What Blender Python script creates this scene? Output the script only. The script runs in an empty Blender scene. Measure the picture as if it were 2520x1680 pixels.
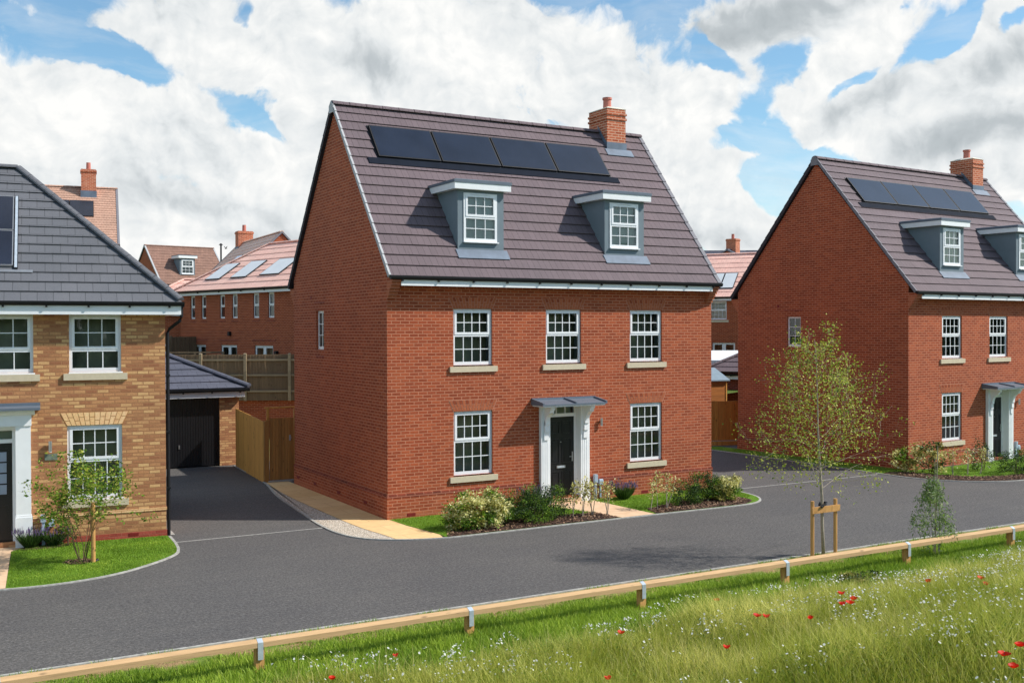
import bpy, math, random
import numpy as np
from mathutils import Vector, Matrix
R = math.radians
random.seed(7); rng = np.random.default_rng(11)
scene = bpy.context.scene

# ---------------------------------------------------------------- camera
CAM = (-9.553, -22.404, 4.374)
YAW, PITCH, ROLL = 0.52083, -0.011636, -0.003166
fw = Vector((math.sin(YAW)*math.cos(PITCH), math.cos(YAW)*math.cos(PITCH), math.sin(PITCH)))
rt = Vector((math.cos(YAW), -math.sin(YAW), 0)); up = rt.cross(fw)
r2 = rt*math.cos(ROLL)+up*math.sin(ROLL); u2 = -rt*math.sin(ROLL)+up*math.cos(ROLL)
cd = bpy.data.cameras.new("camera"); cam = bpy.data.objects.new("camera", cd)
scene.collection.objects.link(cam)
mw = Matrix((r2, u2, -fw)).transposed().to_4x4(); mw.translation = Vector(CAM); cam.matrix_world = mw
cd.sensor_width = 36; cd.lens = 36*2599.4/2520; cd.clip_start = .1; cd.clip_end = 3000
scene.camera = cam

# ---------------------------------------------------------------- light
SUN = Vector((-.93, .56, -1.0)).normalized()          # the way the light travels
elev = math.asin(-SUN.z)
sd = bpy.data.lights.new("sun", 'SUN'); sd.energy = 4.3; sd.angle = R(1.4); sd.color = (1, .95, .87)
so = bpy.data.objects.new("sun", sd); scene.collection.objects.link(so)
so.rotation_euler = SUN.to_track_quat('-Z', 'Y').to_euler(); so.location = (30, -20, 40)

scene.view_settings.view_transform = 'Standard'; scene.view_settings.look = 'None'
scene.view_settings.exposure = 0.34; scene.view_settings.gamma = 1.0
scene.cycles.use_denoising = True
scene.cycles.max_bounces = 6; scene.cycles.transparent_max_bounces = 12

world = bpy.data.worlds.new("World"); scene.world = world; world.use_nodes = True
nt = world.node_tree; nt.nodes.clear()
def N(t, **k):
    n = nt.nodes.new(t)
    for a, b in k.items(): setattr(n, a, b)
    return n
def lk(a, b): nt.links.new(a, b)
def wmath(op, a, b=None, c=None, clamp=False):
    n = N('ShaderNodeMath', operation=op, use_clamp=clamp)
    for i, v in enumerate((a, b, c)):
        if v is None: continue
        if isinstance(v, (int, float)): n.inputs[i].default_value = v
        else: lk(v, n.inputs[i])
    return n.outputs[0]
sky = N('ShaderNodeTexSky', sky_type='NISHITA', sun_disc=False)
sky.sun_elevation = elev; sky.sun_rotation = math.atan2(-SUN.x, -SUN.y)
sky.air_density = 1.0; sky.dust_density = .4; sky.ozone_density = 2.2
CLOUD=[(1,34,14,10,0),(-25,30,16,12,0),(19,70,60,14,0),(-60,40,20,14,0),(4.75,10.67,4.56,2.96,0),(8.13,10.67,4.33,2.74,-8),(11.46,10.21,3.42,2.51,-20),(14.27,8.14,3.42,2.74,-35),(9.99,6.75,7.75,3.42,-10),(16.26,5.58,4.33,2.96,-15),(5.92,4.64,5.93,3.65,0),(10.62,16.03,3.42,1.60,0),(15.59,15.59,5.24,2.96,-20),(13.83,13.15,3.65,2.51,-30),(20.11,13.15,5.47,3.42,-15),(25.22,10.67,7.52,4.79,0),(29.93,13.6,7.52,4.33,0),(27.1,16.03,5.24,1.82,0),(35.58,12.48,4.79,3.19,-25),(38.83,10.21,4.79,3.65,-20),(25.69,7.21,9.58,3.42,0),(33.94,7.91,7.52,3.19,0),(41.8,12.93,2.05,1.71,0),(18.74,7.68,5.24,2.74,-20),(39.75,6.51,4.10,1.82,0),(43.38,16.03,6.84,1.71,0),(47.75,14.05,5.93,1.60,38),(45.8,11.8,3.65,1.82,30),(51.92,11.8,6.84,1.94,12),(53.32,9.98,5.47,1.82,15),(49.86,9.98,4.10,1.37,10),(55.28,15.81,2.74,3.65,60),(55.47,12.93,2.74,2.74,30),(50.9,8.95,2.51,1.14,0),(40.9,6.05,2.96,1.60,0),(43.6,4.64,3.42,1.60,0),(55.28,7.91,2.05,2.05,0),(5.14,15.59,1.37,0.57,0),]  # first few are unseen clouds added for the solar panels to mirror
SHADE=[(22.42,13.71,2.74,1.25,-8,0.9),(22.88,15.37,2.05,1.14,0,0.2),(16.93,11.8,4.10,0.91,-15,0.45),(13.83,16.03,5.24,2.51,0,0.45),(19.19,9.98,4.56,1.37,-10,0.35),(12.53,6.75,6.84,1.03,-5,0.75),(10.62,8.37,4.56,1.03,0,0.3),(28.52,9.52,5.24,1.82,0,0.35),(24.52,7.91,5.93,1.37,0,0.5),(45.37,16.57,7.52,1.37,8,1.2),(40.9,15.81,3.42,1.37,0,0.6),(47.53,11.35,4.33,1.03,25,0.9),(51.92,9.52,5.02,1.03,15,1.1),(51.1,14.49,2.74,0.80,40,0.5),(54.7,13.15,3.42,0.91,20,1.1),(17.61,4.64,4.56,1.14,0,0.7),(6.32,7.68,3.65,1.14,0,0.3),(39.75,4.64,4.56,0.91,0,0.5),(7.92,5.58,5.02,1.14,0,0.5),(53.72,11.58,2.74,0.91,10,0.4),]
GAPS=[(13.61,7.44,5.24,0.68,-4,0.6),(43.82,6.75,3.42,0.91,0,0.5),(27.57,16.94,1.60,0.32,0,0.5),(53.32,10.67,1.37,0.32,10,0.5),(6.52,16.03,4.33,1.14,10),(9.15,13.6,4.33,1.37,-12),(16.26,11.35,3.88,0.80,-38),(36.98,16.46,2.51,0.50,-25),(40.67,14.49,2.51,0.80,-35),(43.6,10.67,1.60,2.96,30),(52.92,14.93,2.96,0.80,38),(47.53,12.59,2.28,0.46,38),(44.71,8.37,3.88,1.25,10),(42.03,9.75,2.51,0.68,20),(55.28,14.71,1.37,0.46,30),(25.69,17.22,1.37,0.41,0),(15.59,16.46,0.68,0.91,0),]
geo = N('ShaderNodeTexCoord'); sep = N('ShaderNodeSeparateXYZ'); lk(geo.outputs['Generated'], sep.inputs[0])
dx, dy, dz = sep.outputs
az = wmath('MULTIPLY', wmath('ARCTAN2', dx, dy), 57.2958)
hyp = wmath('SQRT', wmath('ADD', wmath('MULTIPLY', dx, dx), wmath('MULTIPLY', dy, dy)))
el = wmath('MULTIPLY', wmath('ARCTAN2', dz, hyp), 57.2958)
comb = N('ShaderNodeCombineXYZ'); lk(az, comb.inputs[0]); lk(el, comb.inputs[1]); pos = comb.outputs[0]
def noise(vec, scale, detail, rough=.55, dist=0.0):
    n = N('ShaderNodeTexNoise'); lk(vec, n.inputs['Vector'])
    n.inputs['Scale'].default_value = scale; n.inputs['Detail'].default_value = detail
    n.inputs['Roughness'].default_value = rough; n.inputs['Distortion'].default_value = dist
    return n
def vadd(a, b, op='ADD', s=None):
    n = N('ShaderNodeVectorMath', operation=op); lk(a, n.inputs[0])
    if op == 'SCALE': n.inputs['Scale'].default_value = s
    elif isinstance(b, tuple): n.inputs[1].default_value = b
    else: lk(b, n.inputs[1])
    return n.outputs[0]
def warp(vec, sc, amt, det):
    n = noise(vec, sc, det); c = vadd(n.outputs['Color'], (.5, .5, .5), 'SUBTRACT')
    return vadd(vec, vadd(c, None, 'SCALE', amt))
w1 = warp(pos, .13, 3.2, 2.0); w2 = warp(w1, .40, 1.5, 4.0); wfine = warp(w2, 1.3, .6, 5.0)
def field(blobs, vec, inner=.35, outer=1.25):
    acc = None
    for b in blobs:
        m = N('ShaderNodeMapping', vector_type='TEXTURE'); lk(vec, m.inputs['Vector'])
        m.inputs['Location'].default_value = (b[0], b[1], 0)
        m.inputs['Rotation'].default_value = (0, 0, R(b[4])); m.inputs['Scale'].default_value = (b[2], b[3], 1)
        L = N('ShaderNodeVectorMath', operation='LENGTH'); lk(m.outputs[0], L.inputs[0])
        mr = N('ShaderNodeMapRange', interpolation_type='SMOOTHSTEP'); lk(L.outputs['Value'], mr.inputs['Value'])
        mr.inputs['From Min'].default_value = inner; mr.inputs['From Max'].default_value = outer
        mr.inputs['To Min'].default_value = b[5] if len(b) > 5 else 1.0; mr.inputs['To Max'].default_value = 0
        v = mr.outputs[0]
        acc = v if acc is None else wmath('ADD', acc, v)
    return acc
fc = field(CLOUD, wfine, .55, 1.25); fg = field(GAPS, wfine, .3, 1.2); fs = field(SHADE, w1, .1, 1.35)
n_big = noise(wfine, .09, 6.0, .6); n_mid = noise(wfine, .5, 7.0, .62); n_det = noise(w2, .55, 4.0, .5); n_puff = noise(w2, 1.1, 8.0, .62)
# general clouds away from the mapped part of the sky
base = wmath('MULTIPLY', wmath('SUBTRACT', n_big.outputs['Fac'], .38), 5.0)
dens = wmath('ADD', wmath('MULTIPLY', wmath('MINIMUM', fc, 1.2), 1.15), wmath('MULTIPLY', wmath('SUBTRACT', n_mid.outputs['Fac'], .5), .9))
dens = wmath('ADD', dens, wmath('MULTIPLY', base, .25))
dens = wmath('ADD', dens, wmath('MULTIPLY', wmath('SUBTRACT', n_puff.outputs['Fac'], .5), .9))
dens = wmath('SUBTRACT', dens, wmath('MULTIPLY', fg, 1.35))
mk = N('ShaderNodeMapRange', interpolation_type='SMOOTHSTEP'); lk(dens, mk.inputs['Value'])
mk.inputs['From Min'].default_value = .10; mk.inputs['From Max'].default_value = .86
mask = mk.outputs[0]
# thin veil, thicker near the horizon
hz = N('ShaderNodeMapRange'); lk(el, hz.inputs['Value'])
hz.inputs['From Min'].default_value = -1; hz.inputs['From Max'].default_value = 12
hz.inputs['To Min'].default_value = .80; hz.inputs['To Max'].default_value = .04
streak = N('ShaderNodeMapping'); lk(w1, streak.inputs['Vector']); streak.inputs['Scale'].default_value = (.5, 2.2, 1)
n_veil = noise(streak.outputs[0], .35, 6.0, .6)
veil = wmath('ADD', hz.outputs[0], wmath('MULTIPLY', wmath('SUBTRACT', n_veil.outputs['Fac'], .5), 1.0), clamp=True)
mask = wmath('MAXIMUM', mask, veil, clamp=True)
# brightness: lit tops, grey undersides
up_s = N('ShaderNodeMapping'); lk(w2, up_s.inputs['Vector']); up_s.inputs['Location'].default_value = (.35, .45, 0)
n_det2 = noise(up_s.outputs[0], .55, 4.0, .5)
relief = wmath('MULTIPLY', wmath('SUBTRACT', n_det.outputs['Fac'], n_det2.outputs['Fac']), .75)
relief = wmath('ADD', relief, wmath('MULTIPLY', wmath('SUBTRACT', n_puff.outputs['Fac'], .5), .25))
n_low = noise(w1, .16, 6.0, .55)
shade = wmath('ADD', wmath('MULTIPLY', fs, .45), wmath('MULTIPLY', wmath('SUBTRACT', n_low.outputs['Fac'], .345), 1.15))
shade = wmath('SUBTRACT', shade, relief, clamp=True)
ramp = N('ShaderNodeValToRGB'); lk(shade, ramp.inputs['Fac'])
cr = ramp.color_ramp; cr.elements[0].position = 0.0; cr.elements[0].color = (.775, .775, .76, 1)
cr.elements[1].position = 1.0; cr.elements[1].color = (.34, .375, .395, 1)
e_ = cr.elements.new(.35); e_.color = (.62, .645, .655, 1)
e_ = cr.elements.new(.7); e_.color = (.42, .455, .475, 1)
tn = N('ShaderNodeMix', data_type='RGBA', blend_type='MULTIPLY'); tn.inputs[0].default_value = 1; lk(sky.outputs[0], tn.inputs[6]); tn.inputs[7].default_value = (.86, 1.04, 1.02, 1)
bgs = N('ShaderNodeBackground'); lk(tn.outputs[2], bgs.inputs['Color']); bgs.inputs['Strength'].default_value = 0.125
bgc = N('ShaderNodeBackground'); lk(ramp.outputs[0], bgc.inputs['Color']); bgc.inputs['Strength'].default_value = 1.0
away = N('ShaderNodeMapRange', interpolation_type='SMOOTHSTEP'); lk(wmath('ABSOLUTE', wmath('SUBTRACT', az, 30)), away.inputs['Value'])   # clouds out of view brightened as added fill light on the shaded gables
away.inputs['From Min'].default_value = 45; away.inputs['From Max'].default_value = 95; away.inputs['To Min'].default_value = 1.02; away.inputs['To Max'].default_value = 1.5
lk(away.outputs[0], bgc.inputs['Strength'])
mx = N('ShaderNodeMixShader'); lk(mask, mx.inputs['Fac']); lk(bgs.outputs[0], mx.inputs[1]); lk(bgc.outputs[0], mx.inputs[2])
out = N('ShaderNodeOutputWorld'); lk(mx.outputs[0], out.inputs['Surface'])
world.cycles.sampling_method = 'MANUAL'; world.cycles.sample_map_resolution = 512

# ---------------------------------------------------------------- materials
class Mat:
    def __init__(s, name, rough=.8):
        s.m = bpy.data.materials.new(name); s.m.use_nodes = True; s.t = s.m.node_tree; s.n = s.t.nodes
        s.b = s.n['Principled BSDF']; s.b.inputs['Roughness'].default_value = rough
        s.b.inputs['Specular IOR Level'].default_value = .3
        s.uv = s.n.new('ShaderNodeUVMap').outputs[0]; s.tc = s.n.new('ShaderNodeTexCoord')
    def link(s, a, b): s.t.links.new(a, b)
    def noise(s, sc, det=4, vec=None, rough=.55, size=None):
        n = s.n.new('ShaderNodeTexNoise'); n.inputs['Scale'].default_value = sc; n.inputs['Detail'].default_value = det
        n.inputs['Roughness'].default_value = rough
        v = vec or s.tc.outputs['Object']
        if size:
            m = s.n.new('ShaderNodeMapping'); m.inputs['Scale'].default_value = size; s.link(v, m.inputs[0]); v = m.outputs[0]
        s.link(v, n.inputs['Vector']); return n.outputs['Fac']
    def ramp(s, fac, stops):
        r = s.n.new('ShaderNodeValToRGB'); s.link(fac, r.inputs[0]); c = r.color_ramp
        c.elements[0].position = stops[0][0]; c.elements[0].color = (*stops[0][1], 1)
        c.elements[1].position = stops[-1][0]; c.elements[1].color = (*stops[-1][1], 1)
        for p, col in stops[1:-1]: c.elements.new(p).color = (*col, 1)
        return r.outputs[0]
    def mix(s, fac, a, b, mode='MIX'):
        n = s.n.new('ShaderNodeMix'); n.data_type = 'RGBA'; n.blend_type = mode; n.clamp_result = True
        for sock, v in ((n.inputs[0], fac), (n.inputs[6], a), (n.inputs[7], b)):
            if isinstance(v, (int, float)): sock.default_value = v
            elif isinstance(v, tuple): sock.default_value = (*v, 1)
            else: s.link(v, sock)
        return n.outputs[2]
    def math(s, op, a, b=0.0):
        n = s.n.new('ShaderNodeMath'); n.operation = op
        for i, v in enumerate((a, b)):
            if isinstance(v, (int, float)): n.inputs[i].default_value = v
            else: s.link(v, n.inputs[i])
        return n.outputs[0]
    def color(s, c):
        if isinstance(c, tuple): s.b.inputs['Base Color'].default_value = (*c, 1)
        else: s.link(c, s.b.inputs['Base Color'])
        return s
    def bump(s, h, dist=.01, strength=.6):
        b = s.n.new('ShaderNodeBump'); b.inputs['Distance'].default_value = dist; b.inputs['Strength'].default_value = strength
        s.link(h, b.inputs['Height']); s.link(b.outputs[0], s.b.inputs['Normal']); return s
    def rough(s, v):
        if isinstance(v, (int, float)): s.b.inputs['Roughness'].default_value = v
        else: s.link(v, s.b.inputs['Roughness'])
        return s
def C(r, g, b):                                            # sRGB 0-255 to linear
    f = lambda x: (x/255/12.92) if x/255 < .04045 else ((x/255+.055)/1.055)**2.4
    return (f(r), f(g), f(b))
def scl(c, k): return tuple(x*k for x in c)
def brick(name, c1, c2, c3, mortar, bw=.225, bh=.075, ms=.011, light=.0, efflo=.22):
    m = Mat(name, .9)
    t = m.n.new('ShaderNodeTexBrick'); m.link(m.uv, t.inputs['Vector'])
    t.inputs['Scale'].default_value = 1; t.inputs['Brick Width'].default_value = bw; t.inputs['Row Height'].default_value = bh
    t.inputs['Mortar Size'].default_value = ms; t.inputs['Mortar Smooth'].default_value = .15
    t.inputs['Color1'].default_value = (0, 0, 0, 1); t.inputs['Color2'].default_value = (1, 1, 1, 1); t.inputs['Mortar'].default_value = (.5, .5, .5, 1)
    per = m.n.new('ShaderNodeSeparateColor'); m.link(t.outputs['Color'], per.inputs[0])
    col = m.ramp(per.outputs[0], [(0, c1), (.5, c2), (1, c3)])
    fine = m.noise(28, 5); col = m.mix(.55, col, m.ramp(fine, [(.3, (.35, .35, .35)), (.7, (.65, .65, .65))]), 'OVERLAY')
    big = m.noise(.55, 6, rough=.65); col = m.mix(.65, col, m.ramp(big, [(.3, (.40, .41, .43)), (.7, (.60, .58, .56))]), 'OVERLAY')
    mort = m.mix(.35, mortar, m.ramp(m.noise(3, 4), [(.3, scl(mortar, .7)), (.7, scl(mortar, 1.2))]))
    col = m.mix(t.outputs['Fac'], col, mort)
    ef = m.ramp(m.noise(1.3, 7, rough=.7, size=(1, 1, .6)), [(.60, (0, 0, 0)), (.78, (1, 1, 1))])
    col = m.mix(m.math('MULTIPLY', ef, efflo), col, scl(mortar, 1.5))
    m.color(col)
    h = m.math('SUBTRACT', m.math('MULTIPLY', fine, .35), t.outputs['Fac']); m.bump(h, .008, .8)
    return m.m
BR = brick('red_brick', C(138, 64, 38), C(153, 73, 44), C(166, 84, 51), C(184, 122, 94), ms=.010)
BRD = brick('dark_header_brick', C(104, 50, 38), C(128, 58, 42), C(140, 66, 48), C(168, 106, 86))
BRO = brick('orange_base_brick', C(160, 88, 58), C(168, 94, 62), C(176, 102, 68), C(186, 122, 94), ms=.007)
BRB = brick('old_red_brick', C(150, 78, 56), C(172, 92, 66), C(186, 104, 78), C(190, 134, 112))
BRC = brick('chimney_brick', C(160, 78, 50), C(178, 92, 60), C(190, 106, 74), C(214, 168, 142), efflo=.3)
BUFF = brick('buff_brick', C(152, 100, 70), C(184, 132, 90), C(210, 168, 116), C(166, 118, 82), efflo=.02)
REDB = brick('smooth_red_brick', C(150, 66, 54), C(160, 72, 58), C(168, 80, 66), C(170, 96, 80), ms=.006, efflo=0)
BUFFL = brick('pale_buff_brick', C(226, 180, 128), C(232, 188, 138), C(236, 196, 150), C(200, 150, 100), ms=.008, efflo=0)

def plain(name, c, rough=.6, var=.12, sc=6, bump=0.0, spec=.3, metal=0):
    m = Mat(name, rough); f = m.noise(sc, 5)
    m.color(m.ramp(f, [(.25, scl(c, 1-var)), (.75, scl(c, 1+var))]))
    m.b.inputs['Specular IOR Level'].default_value = spec; m.b.inputs['Metallic'].default_value = metal
    if bump: m.bump(m.noise(60, 4), bump, .6)
    return m.m
def tile(name, c, bw=.165, bh=.3233, var=.05, joint=.55, moss=(.5, .5, .5)):
    m = Mat(name, .75)
    t = m.n.new('ShaderNodeTexBrick'); m.link(m.uv, t.inputs['Vector'])
    t.inputs['Scale'].default_value = 1; t.inputs['Brick Width'].default_value = bw; t.inputs['Row Height'].default_value = bh
    t.inputs['Mortar Size'].default_value = .006; t.inputs['Mortar Smooth'].default_value = .3
    t.inputs['Color1'].default_value = (0, 0, 0, 1); t.inputs['Color2'].default_value = (1, 1, 1, 1)
    s_ = m.n.new('ShaderNodeSeparateColor'); m.link(t.outputs['Color'], s_.inputs[0])
    col = m.ramp(s_.outputs[0], [(0, scl(c, 1-var)), (1, scl(c, 1+var))])
    fine = m.noise(45, 5); col = m.mix(.5, col, m.ramp(fine, [(.3, (.38, .38, .38)), (.7, (.62, .62, .62))]), 'OVERLAY')
    col = m.mix(.5, col, m.ramp(m.noise(.8, 5, rough=.65), [(.3, (.42, .43, .44)), (.72, (.6, .58, .58))]), 'OVERLAY')
    col = m.mix(t.outputs['Fac'], col, scl(c, joint))
    m.color(col); m.bump(m.math('SUBTRACT', m.math('MULTIPLY', fine, .3), t.outputs['Fac']), .006, .7)
    return m.m
ROOF = tile('brown_concrete_tile', C(104, 90, 94))
ROOFS = tile('slate_grey_tile', C(97, 98, 103), bw=.30, bh=.30, joint=.5)
ROOFP = tile('pink_clay_tile', C(236, 188, 172), bw=.3, bh=.3, var=.05)
ROOFR = tile('weathered_clay_tile', C(184, 146, 126), bw=.17, bh=.2, var=.08)
ROOFB = tile('brown_clay_tile', C(136, 104, 90), bw=.2, bh=.3, var=.12)
ROOFQ = tile('lit_tone_clay_tile', C(226, 196, 178), bw=.17, bh=.2, var=.05)  # weathered clay colour brightened to look sunlit on a shaded slope
ROOFG = tile('dark_garage_tile', C(84, 86, 98), bw=.30, bh=.30)
UPVC = plain('white_upvc', (.80, .81, .83), .35, .03, spec=.5)
WHITE = plain('white_painted_board', (.80, .81, .82), .45, .04, spec=.4)
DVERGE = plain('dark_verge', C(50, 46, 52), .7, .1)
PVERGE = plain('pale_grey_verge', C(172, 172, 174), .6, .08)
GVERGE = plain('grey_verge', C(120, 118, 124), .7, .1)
BLACK = plain('black_plastic', (.010, .010, .012), .5, .2, spec=.3)
LEAD = plain('lead_flashing', C(104, 116, 132), .6, .25, 3)
DLEAD = plain('dark_flashing', C(24, 30, 42), .8, .2, 3, spec=.1)
RENDER = plain('blue_grey_render', C(116, 128, 136), .85, .06, 3)
GRP = plain('grey_canopy_top', C(98, 108, 120), .5, .1, 4)
STONE = plain('cast_stone', C(200, 186, 160), .85, .07, 12, .003)
POT = plain('terracotta', C(190, 118, 104), .8, .1)
MORT = plain('mortar', C(178, 122, 100), .9, .1)
MORTL = plain('cream_mortar', C(214, 206, 190), .9, .1)
VENT = plain('dark_red_plastic', C(118, 30, 28), .6, .1)
STEEL = plain('brushed_steel', (.5, .5, .5), .35, .1, metal=.9)
GALV = plain('galvanised_steel', C(186, 196, 206), .45, .15, 14, metal=.35, spec=.5)
BOXGR = plain('pale_grey_meter_plastic', C(160, 176, 190), .5, .08)
PLAQ = plain('grey_green_plaque', C(108, 118, 104), .7, .3, 20)
DOORB = plain('black_door_paint', (.010, .010, .012), .30, .1, spec=.5)
ROOM = plain('dark_room', C(176, 176, 156), .9, .15, 2)
GLARE = plain('sky_glare_panel', C(196, 202, 200), .9, .12, 2)  # pale panel behind the main dormer panes, standing in for mirrored sky
BLIND = plain('cream_blind', C(236, 232, 218), .9, .04, 2)
REVEAL = plain('inner_reveal', C(150, 160, 176), .9, .05)
SKYPV = plain('skylit_solar_glass', (.78, .84, .90), .30, .05, 2, spec=1.0, metal=.85)  # solar glass with a pale mirror base imitating bright sky glare
m = Mat('solar_glass', .22); m.color(m.ramp(m.noise(1.2, 3), [(.3, (.006, .009, .020)), (.7, (.012, .017, .034))])); m.b.inputs['Specular IOR Level'].default_value = .55
m.b.inputs['Coat Weight'].default_value = .15
SOLAR = m.m
m = Mat('window_glass', .02)
g = m.n.new('ShaderNodeBsdfGlossy'); g.inputs['Roughness'].default_value = .02; g.inputs['Color'].default_value = (.95, .97, 1, 1)
tr = m.n.new('ShaderNodeBsdfTransparent'); tr.inputs['Color'].default_value = (.82, .86, .84, 1)
fr = m.n.new('ShaderNodeFresnel'); fr.inputs['IOR'].default_value = 1.55
mx_ = m.n.new('ShaderNodeMixShader'); m.link(fr.outputs[0], mx_.inputs[0]); m.link(tr.outputs[0], mx_.inputs[1]); m.link(g.outputs[0], mx_.inputs[2])
m.link(mx_.outputs[0], m.n['Material Output'].inputs['Surface']); GLASS = m.m

def wood(name, c, plank=.1, horiz=False, knots=True, var=.25):
    m = Mat(name, .8)
    sp = m.n.new('ShaderNodeSeparateXYZ'); m.link(m.uv, sp.inputs[0])
    a, b = (sp.outputs[1], sp.outputs[0]) if horiz else (sp.outputs[0], sp.outputs[1])
    idx = m.math('FLOOR', m.math('DIVIDE', a, plank))
    wn = m.n.new('ShaderNodeTexWhiteNoise'); wn.noise_dimensions = '1D'; m.link(idx, wn.inputs['W'])
    cb = m.n.new('ShaderNodeCombineXYZ'); m.link(m.math('MULTIPLY', a, 14.0), cb.inputs[0]); m.link(m.math('ADD', b, m.math('MULTIPLY', wn.outputs[0], 30.0)), cb.inputs[1])
    gr = m.noise(2.2, 6, cb.outputs[0], .65)
    col = m.ramp(gr, [(.25, scl(c, 1-var)), (.5, c), (.8, scl(c, 1+var*.8))])
    col = m.mix(.5, col, m.ramp(wn.outputs[0], [(0, (.34, .34, .34)), (1, (.66, .64, .6))]), 'OVERLAY')
    if knots:
        v = m.n.new('ShaderNodeTexVoronoi'); v.inputs['Scale'].default_value = 1.0
        mp = m.n.new('ShaderNodeMapping'); mp.inputs['Scale'].default_value = (3.2, 9, 1) if horiz else (9, 3.2, 1); m.link(m.uv, mp.inputs[0]); m.link(mp.outputs[0], v.inputs['Vector'])
        kn = m.ramp(v.outputs['Distance'], [(.08, (1, 1, 1)), (.22, (0, 0, 0))])
        gate = m.ramp(m.noise(1.7, 2), [(.44, (0, 0, 0)), (.52, (.85, .85, .85))])
        col = m.mix(m.math('MULTIPLY', kn, gate), col, scl(c, .35))
    m.color(col); m.bump(gr, .004, .5); return m.m
WNEW = wood('new_pine_board', C(204, 148, 76)); WGATE = wood('gate_pine_board', C(168, 122, 68)); WOLD = wood('weathered_board', C(122, 102, 80)); WOLDR = wood('weathered_rail', C(152, 136, 112), plank=.6, horiz=True, knots=False)
WRAIL = wood('rail_timber', C(190, 156, 116), plank=.6, horiz=True); WPOST = wood('post_timber', C(196, 148, 90), plank=.5, knots=False)
WSHED = wood('shed_cladding', C(166, 104, 50), plank=.12, horiz=True, knots=False)
m = Mat('asphalt', .82)
f1 = m.noise(22, 6, rough=.92); f2 = m.noise(.35, 6, rough=.6); f3 = m.noise(12, 6, rough=.75, size=(.6, 1.4, 1)); f4 = m.noise(1.6, 6, rough=.65, size=(.35, 2.4, 1))
col = m.ramp(f1, [(.36, (.038, .036, .035)), (.5, (.090, .086, .084)), (.64, (.185, .178, .172))])
col = m.mix(.55, col, m.ramp(f2, [(.3, (.42, .42, .44)), (.7, (.6, .59, .57))]), 'OVERLAY')
col = m.mix(.7, col, m.ramp(f3, [(.3, (.32, .32, .33)), (.7, (.68, .67, .66))]), 'OVERLAY')
col = m.mix(.5, col, m.ramp(f4, [(.35, (.44, .44, .44)), (.7, (.58, .57, .55))]), 'OVERLAY')
spk = m.n.new('ShaderNodeTexVoronoi'); spk.inputs['Scale'].default_value = 16; m.link(m.tc.outputs['Object'], spk.inputs['Vector'])
col = m.mix(m.math('MULTIPLY', m.ramp(spk.outputs['Distance'], [(.05, (1, 1, 1)), (.11, (0, 0, 0))]), m.ramp(m.noise(9, 2), [(.58, (0, 0, 0)), (.64, (.8, .8, .8))])), col, (.30, .29, .28))
m.color(col); m.bump(f1, .006, .8); ASPH = m.m
m = Mat('concrete_edging', .85); m.color(m.ramp(m.noise(14, 5), [(.3, C(140, 138, 132)), (.7, C(182, 180, 174))])); KERB = m.m
m = Mat('buff_paving', .85)
t = m.n.new('ShaderNodeTexBrick'); m.link(m.uv, t.inputs['Vector']); t.inputs['Scale'].default_value = 1; t.inputs['Brick Width'].default_value = .9; t.inputs['Row Height'].default_value = .6
t.inputs['Mortar Size'].default_value = .006; t.inputs['Color1'].default_value = (*C(214, 176, 122), 1); t.inputs['Color2'].default_value = (*C(224, 190, 138), 1); t.inputs['Mortar'].default_value = (*C(186, 150, 104), 1)
m.color(m.mix(.6, t.outputs[0], m.ramp(m.noise(4, 7, rough=.65, size=(1, 3, 1)), [(.3, (.38, .38, .40)), (.7, (.62, .60, .56))]), 'OVERLAY')); m.bump(m.noise(30, 4), .004, .5); PAVE = m.m
m = Mat('porch_paving', .85); m.color(m.ramp(m.noise(5, 6), [(.3, C(206, 172, 138)), (.7, C(222, 190, 158))])); PORCH = m.m
m = Mat('pale_gravel', .9)
v = m.n.new('ShaderNodeTexVoronoi'); v.inputs['Scale'].default_value = 38; m.link(m.tc.outputs['Object'], v.inputs['Vector'])
sc_ = m.n.new('ShaderNodeSeparateColor'); m.link(v.outputs['Color'], sc_.inputs[0])
col = m.ramp(sc_.outputs[0], [(0, C(190, 172, 150)), (.35, C(222, 208, 188)), (1, C(242, 234, 220))])
col = m.mix(m.ramp(v.outputs['Distance'], [(.35, (0, 0, 0)), (.7, (.8, .8, .8))]), col, C(112, 96, 80))
m.color(col); m.bump(m.math('SUBTRACT', 1.0, v.outputs['Distance']), .02, 1.0); GRAV = m.m
m = Mat('bark_mulch', .95)
v = m.n.new('ShaderNodeTexVoronoi'); v.inputs['Scale'].default_value = 34; m.link(m.tc.outputs['Object'], v.inputs['Vector'])
sc_ = m.n.new('ShaderNodeSeparateColor'); m.link(v.outputs['Color'], sc_.inputs[0])
m.color(m.ramp(sc_.outputs[0], [(0, C(44, 32, 28)), (.6, C(80, 58, 48)), (1, C(122, 92, 76))])); m.bump(m.math('SUBTRACT', 1.0, v.outputs['Distance']), .03, 1.0); MULCH = m.m
m = Mat('lawn_turf', .95)
l1 = m.noise(60, 4, rough=.8); l2 = m.noise(1.4, 6, rough=.65); l3 = m.noise(9, 5, rough=.7)
col = m.ramp(l1, [(.3, C(62, 92, 18)), (.5, C(94, 132, 26)), (.72, C(136, 172, 46))])
col = m.mix(.6, col, m.ramp(l2, [(.3, (.38, .42, .40)), (.7, (.64, .60, .50))]), 'OVERLAY')
col = m.mix(.4, col, m.ramp(l3, [(.3, (.4, .4, .4)), (.7, (.6, .6, .6))]), 'OVERLAY')
m.color(col); m.bump(l1, .03, 1.0); TURF = m.m
m = Mat('rough_grassland', .95)
l1 = m.noise(25, 6, rough=.8); l2 = m.noise(.5, 6)
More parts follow.
